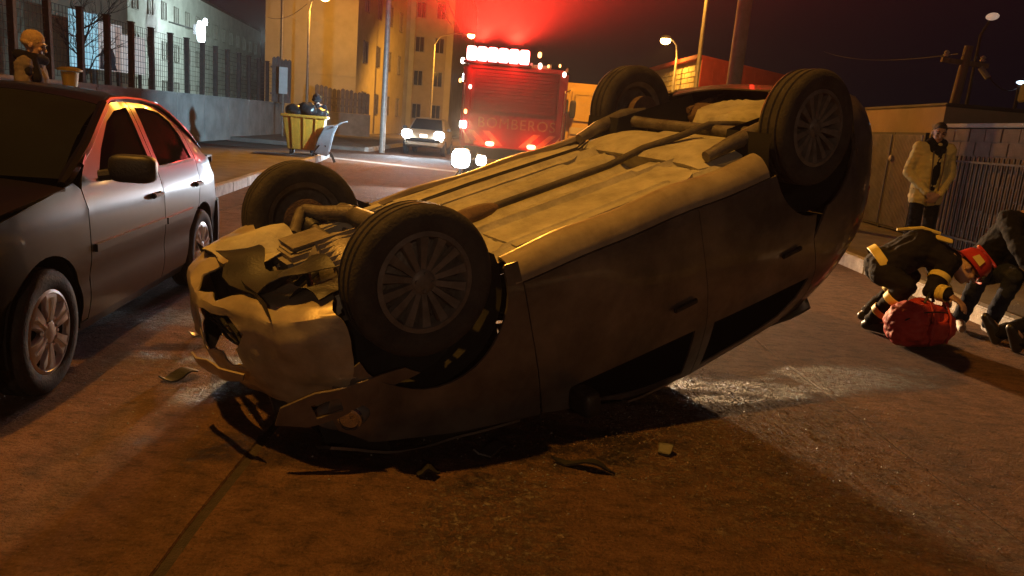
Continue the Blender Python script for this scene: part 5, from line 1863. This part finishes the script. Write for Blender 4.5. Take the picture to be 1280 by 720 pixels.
# ------------------------------------------------------------------ people
M_SKIN = mat('skin', (.42, .27, .20), (.34, .21, .155), .55, scale=14, bump=.1)
M_HAIR = mat('dark_hair', (.025, .018, .014), (.014, .01, .008), .55, scale=40, bump=.5)
M_YJACK = mat('pale_yellow_jacket', (.62, .54, .22), (.50, .43, .17), .8, scale=7, bump=.3, bscale=22)
M_DARKCL = mat('dark_cloth', (.010, .010, .013), (.006, .006, .008), .95, spec=.12, scale=8, bump=.3, bscale=25)
M_JEANS = mat('dark_blue_denim', (.022, .027, .045), (.013, .016, .027), .95, spec=.15, scale=9, bump=.3, bscale=60)
M_FFCL = mat('firefighter_cloth', (.014, .012, .015), (.008, .007, .009), .9, spec=.2, scale=8, bump=.3, bscale=22)
M_BAND = mat('yellow_reflective_band', (.70, .58, .16), (.62, .50, .12), .5, scale=10)
M_HELM = mat('red_helmet_shell', (.50, .045, .03), (.42, .035, .022), .3, scale=6, coat=.5)
M_SHOEW = mat('white_trainers', (.66, .65, .63), (.50, .49, .48), .7, scale=14)
M_SHOEB = mat('black_shoes', (.02, .02, .02), (.012, .012, .012), .4, scale=12)
M_GREYJ = mat('grey_brown_jacket', (.16, .13, .11), (.11, .09, .08), .9, scale=7, bump=.3, bscale=22)
M_BEANIE = mat('tan_knit_hat', (.40, .28, .15), (.31, .21, .11), .95, scale=22, bump=.5, bscale=80)
M_SKINEYE = mat('dark_eye', (.03, .02, .02), None, .2)
M_LIP = mat('lips', (.30, .13, .11), None, .6)


def V(*a): return Vector(a)


def head_frame(c, f, up):
    f = Vector(f).normalized()
    up = Vector(up)
    s = f.cross(up).normalized()
    u = s.cross(f)
    return lambda x, y, z: Vector(c) + s * x + f * y + u * z, Matrix((s, f, u)).transposed()


def head_shapes(c, f, up):
    P, M = head_frame(c, f, up)
    E_ = M.to_euler()
    return [('e', P(0, -.012, .022), (.074, .094, .092), E_), ('e', P(0, .018, -.045), (.055, .066, .072), E_), ('e', P(0, .058, -.088), (.026, .022, .022), E_),
            ('c', P(0, .086, .012), P(0, .108, -.022), .010, .015), ('e', P(0, .078, .030), (.052, .018, .012), E_),
            ('e', P(.036, .066, -.020), (.022, .020, .018), E_), ('e', P(-.036, .066, -.020), (.022, .020, .018), E_), ('e', P(0, .080, -.055), (.026, .014, .010), E_),
            ('e', P(.078, -.008, -.008), (.012, .02, .032), E_), ('e', P(-.078, -.008, -.008), (.012, .02, .032), E_)], P, M


def hand_shapes(w, d, n, curl=.5, side=1, s=1.0):
    """palm, four unequal bent fingers and a thumb leaving the side of the palm; d hand direction, n palm normal"""
    d = Vector(d).normalized()
    n = (Vector(n) - d * Vector(n).dot(d)).normalized()
    x = d.cross(n) * side
    w = Vector(w)
    out = [('c', w, w + d * .03 * s, .024 * s, .026 * s)]
    for k in range(4):
        o = (k - 1.5) * .019 * s
        out.append(('c', w + d * .02 * s + x * o * .7, w + d * .085 * s + x * o, .016 * s, .0125 * s))
        L = (.040, .046, .043, .033)[k] * s
        p = w + d * .088 * s + x * o
        a = 0
        for seg in range(3):
            a += curl * (.55, .8, .6)[seg]
            q = p + (d * math.cos(a) + n * math.sin(a)) * L * (1, .75, .6)[seg]
            out.append(('c', p, q, .0098 * s, .0085 * s))
            p = q
    t0 = w + d * .025 * s - x * .026 * s
    t1 = t0 + (d * .6 - x * .7 + n * .35).normalized() * .042 * s
    t2 = t1 + (d * .85 - x * .15 + n * .5).normalized() * .034 * s
    out += [('c', t0, t1, .0145 * s, .012 * s), ('c', t1, t2, .011 * s, .009 * s)]
    return out


def shoe_shapes(ank, toe_dir, up=(0, 0, 1)):
    a = Vector(ank)
    d = Vector(toe_dir).normalized()
    u = Vector(up)
    return [('c', a + u * .02, a - u * .035 - d * .02, .048, .048), ('c', a - u * .045 - d * .045, a - u * .05 + d * .16, .040, .034), ('c', a - u * .02, a - u * .042 + d * .12, .045, .036)]


def human(J, label, top, legs, shoe, vox=.008, face=True, hair='short', group=None, loose=1.0, hands=True, hem=.0):
    root = empty('person', J['root'], label=label, cat='person', group=group)
    o = Vector(J['root'])
    g = {k: (Vector(v) - o if k not in ('root', 'face', 'hup', 'hdl', 'hdr', 'hnl', 'hnr', 'toel', 'toer', 'curl', 'shup') else v) for k, v in J.items()}
    hs_, P, M = head_shapes(g['head'], J['face'], J['hup'])
    S = list(hs_)
    S += [('c', g['neck'], g['head'] - Vector(J['hup']) * .05, .055, .052), ('c', g['neck'] - Vector((0, 0, .03)), g['chest'], .07, .12), ('c', g['chest'], g['pelvis'], .12, .12)]
    for s in 'lr':
        S += [('c', g['sh' + s], g['el' + s], .046, .038), ('c', g['el' + s], g['wr' + s], .036, .025), ('c', g['neck'], g['sh' + s], .055, .05),
              ('c', g['hip' + s], g['kn' + s], .075, .052), ('c', g['kn' + s], g['an' + s], .052, .036), ('c', g['an' + s], g['an' + s] + Vector(J['toe' + s]).normalized() * .13 - Vector((0, 0, .04)), .036, .026)]
        if hands:
            S += hand_shapes(g['wr' + s], J['hd' + s], J['hn' + s], J.get('curl', .5), 1 if s == 'l' else -1)
    blob('body', S, vox, M_SKIN, root, 3)
    # top garment
    T = [('c', g['chest'], g['pelvis'], .150 * loose, .145 * loose), ('c', g['neck'] - Vector((0, 0, .05)), g['chest'], .10, .145 * loose)]
    w = (g['shl'] - g['shr']).normalized()
    mid = (g['shl'] + g['shr']) / 2
    for s in 'lr':
        q = w * (.07 if s == 'l' else -.07)
        T += [('c', g['chest'] + q, g['pelvis'] + q * 1.1, .125 * loose, .125 * loose), ('c', mid + q * .5, g['sh' + s], .085, .075), ('c', g['sh' + s], g['chest'] + q, .08, .11),
              ('c', g['sh' + s], g['el' + s], .074 * loose, .062 * loose), ('c', g['el' + s], g['wr' + s].lerp(g['el' + s], .06), .060 * loose, .047 * loose)]
        if hem > 0:
            T += [('c', g['pelvis'] + q * 1.1, g['pelvis'] + q * 1.15 - Vector((0, 0, hem)), .125 * loose, .125 * loose)]
    jk = blob('jacket', T, .011, top, root, 3, folds=.011)
    L_ = [('c', g['hipl'], g['hipr'], .115, .115), ('c', g['pelvis'], (g['hipl'] + g['hipr']) / 2, .12, .12)]
    for s in 'lr':
        L_ += [('c', g['hip' + s], g['kn' + s], .102, .074), ('c', g['kn' + s], g['an' + s], .074, .062)]
    tr_ = blob('trousers', L_, .012, legs, root, 3, folds=.009)
    for s in 'lr':
        blob('shoe', shoe_shapes(g['an' + s], J['toe' + s], J.get('shup', (0, 0, 1))), .010, shoe, root, 2)
    if hair == 'short':
        blob('hair', [('e', P(0, -.026, .045), (.081, .092, .083), M.to_euler()), ('e', P(0, .045, .095), (.055, .03, .024), M.to_euler())], .010, M_HAIR, root, 2)
    if face:
        for sx in (-1, 1):
            MB().ell(P(sx * .031, .079, .010), (.013, .008, .006), M, 10, 6).build('eye', M_SKINEYE, root, smooth=True)
            MB().tube([P(sx * .014, .092, .033), P(sx * .032, .092, .038), P(sx * .052, .080, .031)], .005, 6).build('eyebrow', M_HAIR, root, smooth=True)
        MB().tube([P(-.024, .082, -.058), P(0, .091, -.055), P(.024, .082, -.058)], [.003, .006, .003], 6).build('mouth', M_LIP, root, smooth=True)
    return root, P, M, g, jk


def band(root, a, b, t, r, w=.05, m=None, name='reflective_band'):
    """a reflective strip wrapped round a limb from a to b at fraction t"""
    a, b = Vector(a), Vector(b)
    d = (b - a).normalized()
    c = a.lerp(b, t)
    u = d.cross(Vector((0, 0, 1)) if abs(d.z) < .9 else Vector((1, 0, 0))).normalized()
    M = frame(c, u, d.cross(u), d)
    return MB().lathe([(r, -w / 2), (r + .004, -w / 2 + .004), (r + .004, w / 2 - .004), (r, w / 2)], 20, M).build(name, m or M_BAND, root, smooth=True)


def helmet(root, P, M, m):
    mb = MB()
    mb.lathe([(.150, -.012), (.128, .004), (.124, .05), (.108, .10), (.075, .135), (.03, .150), (0, .152)], 28, frame(P(0, -.012, .022), M.col[0], M.col[1], M.col[2]) @ Matrix.Diagonal((.92, 1.08, 1, 1)))
    mb.rbox(P(0, -.01, .17), (.03, .22, .03), M.to_euler())
    h = mb.build('helmet', m, root, smooth=60)
    for s in (-1, 1):
        mb = MB()
        mb.add([P(s * .126, .03, .045), P(s * .128, -.06, .045), P(s * .118, -.05, .10), P(s * .116, .02, .10)], [(0, 1, 2, 3)])
        mb.build('sticker', M_BAND, h)
    MB().rbox(P(0, .115, .035), (.15, .02, .05), M.to_euler()).build('visor', M_BLACK, h, smooth=True)
    return h


# man in the pale yellow jacket on the right pavement, hands clasped, head bowed
bx, by, bz = 5.12, 9.75, .13
def at(x, y, z): return (bx + x, by + y, bz + z)
J = dict(root=at(0, 0, 0), pelvis=at(0, 0, .95), chest=at(0, -.01, 1.28), neck=at(0, -.01, 1.48), head=at(-.01, -.055, 1.605), face=(-.25, -.9, -.28), hup=(0, -.2, 1),
         shl=at(.19, 0, 1.41), shr=at(-.19, 0, 1.41), ell=at(.27, .02, 1.10), elr=at(-.27, .02, 1.10), wrl=at(.075, -.175, .86), wrr=at(-.075, -.175, .87),
         hipl=at(.09, 0, .90), hipr=at(-.09, 0, .90), knl=at(.10, -.02, .49), knr=at(-.10, -.03, .49), anl=at(.11, .02, .09), anr=at(-.12, .01, .09),
         toel=(.25, -1, 0), toer=(-.25, -1, 0), hdl=(-.65, -.15, -.75), hdr=(.65, -.15, -.75), hnl=(-.3, .9, .1), hnr=(.3, .9, .1), curl=.7)
r_, P, M, g, jk = human(J, 'man standing on the right pavement in a pale yellow jacket with hands clasped', M_YJACK, M_DARKCL, M_SHOEB, hem=.16)
# dark pullover and collar in the open front of the jacket
blob('pullover', [('c', (0, -.095, 1.36), (0, -.110, 1.10), .055, .062), ('c', (0, -.11, 1.10), (.0, -.105, .92), .06, .04), ('c', (-.06, -.02, 1.47), (.06, -.02, 1.47), .075, .075), ('c', (-.05, -.07, 1.40), (.05, -.07, 1.40), .06, .06),
                  ('c', (.05, .0, 1.50), (.12, .0, 1.43), .055, .04), ('c', (-.05, .0, 1.50), (-.12, .0, 1.43), .055, .04)], .012, M_DARKCL, r_, 3)
for s in (-1, 1):
    MB().tube([(s * .075, -.135, 1.38), (s * .068, -.165, 1.15), (s * .052, -.165, .92), (s * .055, -.150, .74)], .008, 6).build('zip_edge', M_GREYJ, r_, smooth=True)

# firefighter bent double over a red bag
J = dict(root=(3.0, 6.1, 0), pelvis=(2.98, 6.12, .52), chest=(3.22, 6.06, .71), neck=(3.45, 6.02, .66), head=(3.575, 5.97, .575), face=(.55, -.45, -.72), hup=(.75, -.05, .60),
         shl=(3.41, 6.20, .63), shr=(3.35, 5.85, .62), ell=(3.46, 6.14, .40), elr=(3.20, 5.74, .42), wrl=(3.38, 5.86, .40), wrr=(3.26, 5.62, .42),
         hipl=(3.02, 6.23, .50), hipr=(2.95, 6.02, .49), knl=(3.30, 6.26, .44), knr=(3.05, 5.82, .42), anl=(3.05, 6.36, .09), anr=(2.92, 6.00, .09),
         toel=(.9, -.35, 0), toer=(.6, -.8, 0), hdl=(-.2, -.6, -.3), hdr=(.5, -.5, -.3), hnl=(0, .2, -1), hnr=(0, .2, -1), curl=.5)
r_, P, M, g, jk = human(J, 'firefighter in dark gear and red helmet bent over the red bag', M_FFCL, M_FFCL, M_SHOEB, face=True, hair=None)
helmet(r_, P, M, M_HELM)
band(r_, g['pelvis'], g['chest'], .02, .187, .07).scale = (1, 1, 1)
band(r_, g['elr'], g['wrr'], .62, .062, .035)
band(r_, g['elr'], g['wrr'], .86, .058, .035)
band(r_, g['ell'], g['wrl'], .70, .060, .035)
band(r_, g['shr'], g['elr'], .55, .078, .05)
band(r_, g['knr'], g['anr'], .35, .078, .06)
band(r_, g['knr'], g['anr'], .72, .074, .05)
band(r_, g['knl'], g['anl'], .45, .078, .06)
MB().tube([g['chest'] + V(-.20, .02, .12), g['chest'] + V(-.02, -.01, .152), g['chest'] + V(.12, -.03, .12)], [.012, .014, .014], 6).build('reflective_band', M_BAND, r_, smooth=True)
MB().rbox(g['chest'] + V(.12, -.10, .085), (.13, .05, .02), Euler((.7, .2, -.3))).build('shoulder_patch', M_BAND, r_, smooth=True)

bag = empty('red_bag', (3.02, 5.62, 0), rz=.5, label='large red rescue bag on the road between the firefighter\'s hands', cat='bag')
M_RBAG = mat('red_bag_fabric', (.46, .045, .035), (.36, .03, .025), .65, scale=8, bump=.3, bscale=24)
blob('shell', [('e', (-.06, 0, .20), (.15, .20, .20)), ('e', (.14, .02, .21), (.19, .19, .21)), ('e', (.34, -.01, .18), (.16, .19, .18)), ('e', (.14, 0, .10), (.36, .20, .11)), ('c', (.05, -.08, .33), (.30, -.06, .31), .07, .06)], .012, M_RBAG, bag, 2, folds=.014)
for xx, rr in ((.04, .205), (.27, .205)):
    MB().tube([(xx, -.20, .06), (xx, -.215, .16), (xx + .01, -.19, .29), (xx + .03, -.11, .405), (xx + .04, .0, .425)], .011, 6).build('strap', M_RBAG, bag, smooth=True)
MB().tube([(.06, -.06, .40), (.09, -.06, .45), (.17, -.02, .47), (.25, .0, .45), (.28, .0, .39)], .014, 8).build('handle', M_BLACK, bag, smooth=True)
MB().tube([(-.19, -.08, .26), (-.09, -.13, .33), (.06, -.165, .345), (.24, -.165, .33), (.40, -.12, .28)], .006, 6).build('zip', M_BLACK, bag, smooth=True)
MB().rbox((.14, -.185, .17), (.26, .07, .17), e=4).build('pocket', M_RBAG, bag, smooth=True)

bag.scale = (.84, .84, .86)
# person squatting at the right edge, dark coat, jeans, white trainers
J = dict(root=(3.95, 6.4, 0), pelvis=(4.12, 6.62, .52), chest=(4.22, 6.46, .84), neck=(4.27, 6.36, 1.02), head=(4.30, 6.27, 1.13), face=(-.55, -.7, -.5), hup=(-.1, -.35, 1),
         shl=(4.43, 6.40, .96), shr=(4.05, 6.36, .97), ell=(4.55, 6.15, .72), elr=(4.03, 6.08, .74), wrl=(4.35, 5.95, .52), wrr=(4.14, 5.92, .52),
         hipl=(4.22, 6.60, .50), hipr=(4.02, 6.60, .50), knl=(4.10, 6.18, .52), knr=(3.86, 6.24, .52), anl=(4.05, 6.30, .09), anr=(3.83, 6.36, .09),
         toel=(-.15, -1, 0), toer=(-.35, -1, 0), hdl=(-.3, -.6, -.6), hdr=(.2, -.7, -.6), hnl=(0, .2, -1), hnr=(0, .2, -1), curl=.4)
human(J, 'person squatting at the right edge in a dark coat, jeans and white trainers', M_DARKCL, M_JEANS, M_SHOEW, loose=1.12)

# the person lying on the ground, feet towards the firefighter, mostly out of the picture
J = dict(root=(4.3, 5.75, .0), pelvis=(4.72, 5.66, .30), chest=(5.10, 5.62, .31), neck=(5.36, 5.60, .30), head=(5.50, 5.60, .31), face=(.05, .1, 1), hup=(1, 0, .1),
         shl=(5.28, 5.79, .28), shr=(5.28, 5.42, .28), ell=(4.98, 5.92, .24), elr=(5.0, 5.28, .24), wrl=(4.74, 5.88, .22), wrr=(4.76, 5.30, .22),
         hipl=(4.66, 5.75, .27), hipr=(4.66, 5.57, .27), knl=(4.25, 5.82, .28), knr=(4.24, 5.58, .27), anl=(3.86, 5.86, .11), anr=(3.88, 5.62, .11),
         toel=(-.5, .15, .9), toer=(-.55, -.25, .85), hdl=(-1, 0, -.1), hdr=(-1, 0, -.1), hnl=(0, 0, -1), hnr=(0, 0, -1), curl=.3, shup=(.85, 0, .5))
human(J, 'person lying on their back across the kerb, black shoes pointing up', M_DARKCL, M_DARKCL, M_SHOEB, hair='short')

# man with a tan knit hat behind the parked sedan
bx, by, bz = -4.78, 7.5, .13
J = dict(root=at(0, 0, 0), pelvis=at(0, 0, .96), chest=at(0, 0, 1.30), neck=at(.01, -.01, 1.50), head=at(.035, .0, 1.625), face=(.85, .3, -.30), hup=(.15, 0, 1),
         shl=at(-.06, .18, 1.43), shr=at(.05, -.19, 1.43), ell=at(-.02, .26, 1.14), elr=at(.06, -.27, 1.14), wrl=at(.18, .16, 1.0), wrr=at(.22, -.18, 1.0),
         hipl=at(-.02, .09, .90), hipr=at(.02, -.09, .90), knl=at(.03, .10, .49), knr=at(.04, -.10, .49), anl=at(0, .11, .09), anr=at(0, -.11, .09),
         toel=(1, .2, 0), toer=(1, -.1, 0), hdl=(.9, -.1, .2), hdr=(.9, .1, .2), hnl=(0, -1, 0), hnr=(0, 1, 0), curl=.8)
r_, P, M, g, jk = human(J, 'man in a tan knit hat and grey jacket seen over the parked sedan roof', M_GREYJ, M_DARKCL, M_SHOEB, hair=None)
blob('knit_hat', [('e', P(0, -.022, .048), (.084, .100, .090), M.to_euler()), ('e', P(0, -.03, .005), (.085, .092, .050), M.to_euler())], .010, M_BEANIE, r_, 2)
blob('scarf', [('c', g['neck'] + V(-.08, -.06, .02), g['neck'] + V(.07, -.07, .0), .055, .05), ('c', g['neck'] + V(.07, -.07, .0), g['neck'] + V(.08, .06, -.01), .05, .05), ('c', g['neck'] + V(.06, -.10, 0), g['chest'] + V(.12, -.12, .02), .05, .055), ('c', g['neck'] + V(.05, -.16, -.03), g['chest'] + V(.10, -.22, .06), .04, .04)], .012, M_DARKCL, r_, 3)

# firefighter standing behind the dumpster
bx, by, bz = -5.95, 22.1, .0
J = dict(root=at(0, 0, 0), pelvis=at(0, 0, .98), chest=at(0, -.02, 1.32), neck=at(0, -.03, 1.52), head=at(0, -.08, 1.63), face=(.3, -.8, -.45), hup=(0, -.25, 1),
         shl=at(.20, 0, 1.44), shr=at(-.20, 0, 1.44), ell=at(.30, -.10, 1.18), elr=at(-.30, -.10, 1.18), wrl=at(.22, -.34, 1.18), wrr=at(-.20, -.34, 1.18),
         hipl=at(.09, 0, .93), hipr=at(-.09, 0, .93), knl=at(.10, -.02, .5), knr=at(-.10, -.02, .5), anl=at(.11, 0, .09), anr=at(-.11, 0, .09),
         toel=(.2, -1, 0), toer=(-.2, -1, 0), hdl=(-.2, -.9, -.2), hdr=(.2, -.9, -.2), hnl=(0, 0, -1), hnr=(0, 0, -1), curl=.5)
r_, P, M, g, jk = human(J, 'firefighter in dark gear with yellow bands standing behind the dumpster', M_FFCL, M_FFCL, M_SHOEB, vox=.012, hair=None, face=False)
helmet(r_, P, M, M_FFCL)
band(r_, g['chest'], g['pelvis'], .15, .205, .06)
for s in 'lr':
    band(r_, g['sh' + s], g['el' + s], .55, .078, .06)
    band(r_, g['el' + s], g['wr' + s], .7, .060, .05)

# ------------------------------------------------------------------ broken bits on the road
rg = random.Random(21)
mb = MB()
M_CRUMB = mat('glass_crumbs', (.22, .23, .22), (.14, .15, .15), .55, scale=40, spec=.8)
for k in range(1100):
    q = rg.random()
    if q < .5: x, y = rg.gauss(1.15, .45), rg.gauss(3.75, .35)
    elif q < .7: x, y = rg.gauss(1.5, .5), rg.gauss(3.0, .45)
    elif q < .85: x, y = rg.gauss(.1, .35), rg.gauss(2.85, .22)
    else: x, y = rg.gauss(-1.6, .35), rg.gauss(3.6, .35)
    s = rg.choice((.0025, .003, .0035, .004, .006))
    c = Vector((x, y, s * .4))
    a = rg.uniform(0, 6.28)
    p = [c + Vector((math.cos(a + t) * s, math.sin(a + t) * s * rg.uniform(.5, 1), rg.uniform(-.2, .2) * s)) for t in (0, 1.6, 3.2, 4.7)]
    t = c + Vector((0, 0, s * rg.uniform(.5, 1.1)))
    mb.add(p + [t], [(0, 1, 4), (1, 2, 4), (2, 3, 4), (3, 0, 4)])
mb.build('glass_crumbs', M_CRUMB, None, recalc=False)['kind'] = 'stuff'
gr = MB()
M_GRIT = mat('road_grit', (.20, .13, .09), (.07, .05, .04), .95, scale=60, lo=.45, hi=.55)
for k in range(3600):
    y = 1.9 + rg.random() ** 1.6 * 5.5
    x = rg.uniform(-1, 1) * (1.0 + y * .62)
    s = rg.choice((.002, .0025, .003, .0035, .005))
    c = Vector((x, y, s * .3))
    a = rg.uniform(0, 6.28)
    p = [c + Vector((math.cos(a + t) * s, math.sin(a + t) * s * rg.uniform(.6, 1), 0)) for t in (0, 2.1, 4.2)]
    gr.add(p + [c + Vector((0, 0, s * rg.uniform(.6, 1.2)))], [(0, 1, 3), (1, 2, 3), (2, 0, 3)])
for k in range(3200):
    x, y = rg.gauss(1.15, .42), rg.gauss(3.35, .5)
    s = rg.choice((.002, .003, .003, .004, .005, .006))
    c = Vector((x, y, s * .25))
    a = rg.uniform(0, 6.28)
    p = [c + Vector((math.cos(a + t) * s, math.sin(a + t) * s * rg.uniform(.6, 1), 0)) for t in (0, 1.7, 3.1, 4.6)]
    gr.add(p + [c + Vector((rg.uniform(-.3, .3) * s, rg.uniform(-.3, .3) * s, s * rg.uniform(.6, 1.1)))], [(0, 1, 4), (1, 2, 4), (2, 3, 4), (3, 0, 4)])
gr.build('road_grit', M_GRIT, None, recalc=False)['kind'] = 'stuff'


def shard(x, y, sz, m, label, cat='debris', rz=0., flat=.25, grp='broken car parts on the road'):
    n_ = rg.randint(5, 7)
    poly = [(sz * rg.uniform(.6, 1.1) * math.cos(2 * math.pi * k / n_), sz * flat * 2 * rg.uniform(.6, 1.1) * math.sin(2 * math.pi * k / n_)) for k in range(n_)]
    mb = MB()
    patch(mb, poly, lambda a, b: (a, b, .010 + .03 * math.sin(a / sz * 2.2 + 1) ** 2), (0, 0, 1), sz * .25, (), .008, lambda p: dent(p, .012, 9))
    o = mb.build('car_fragment', m, None, smooth=35, recalc=False, loc=(x, y, .004), rot=(0, 0, rz))
    zmin = min((o.rotation_euler.to_matrix() @ v.co).z for v in o.data.vertices)
    o.location.z = .002 - zmin
    return tag(o, label, cat, grp)


shard(.36, 2.98, .17, M_BLACK, 'long black trim sliver lying under the wreck door edge', rz=-.35, flat=.09)
shard(-.02, 3.05, .10, M_BLACK, 'small black plastic piece near the wreck windscreen', rz=.6)
shard(-1.62, 3.62, .12, M_BLACK, 'black plastic shard left of the torn front bumper', rz=1.0)
shard(-1.80, 4.35, .10, M_BEIGE, 'beige paint shard between the two cars', rz=.3)
shard(-1.25, 4.9, .07, M_AMBER, 'small amber lens piece beside the parked sedan rear wheel', rz=.3, flat=.4)
shard(-.28, 2.78, .05, M_BLACK, 'tiny black crumb on the dark road joint', rz=.2, flat=.4)
shard(.75, 3.2, .05, M_BLACK, 'small black crumb at the wreck shadow edge', rz=1.2, flat=.4)
hosepts = [Vector((4.02, 6.55, .022)), Vector((3.95, 6.2, .022)), Vector((4.02, 5.95, .022)), Vector((4.06, 5.3, .022)), Vector((3.95, 4.6, .022))]

# ------------------------------------------------------------------ night haze round the whole scene, added to carry the beacon's red glow
hz = MB().box((-2, 45, 7.9), (150, 172, 17.9)).build('haze', None)
hz['kind'] = 'stuff'
mv = bpy.data.materials.new('glow_haze')
mv.use_nodes = True
nt = mv.node_tree
nt.nodes.clear()
out = nt.nodes.new('ShaderNodeOutputMaterial')
pv = nt.nodes.new('ShaderNodeVolumePrincipled')
pv.inputs['Color'].default_value = (.9, .9, .92, 1)
pv.inputs['Density'].default_value = .00045
pv.inputs['Anisotropy'].default_value = .55
nt.links.new(pv.outputs[0], out.inputs['Volume'])
hz.data.materials.append(mv)
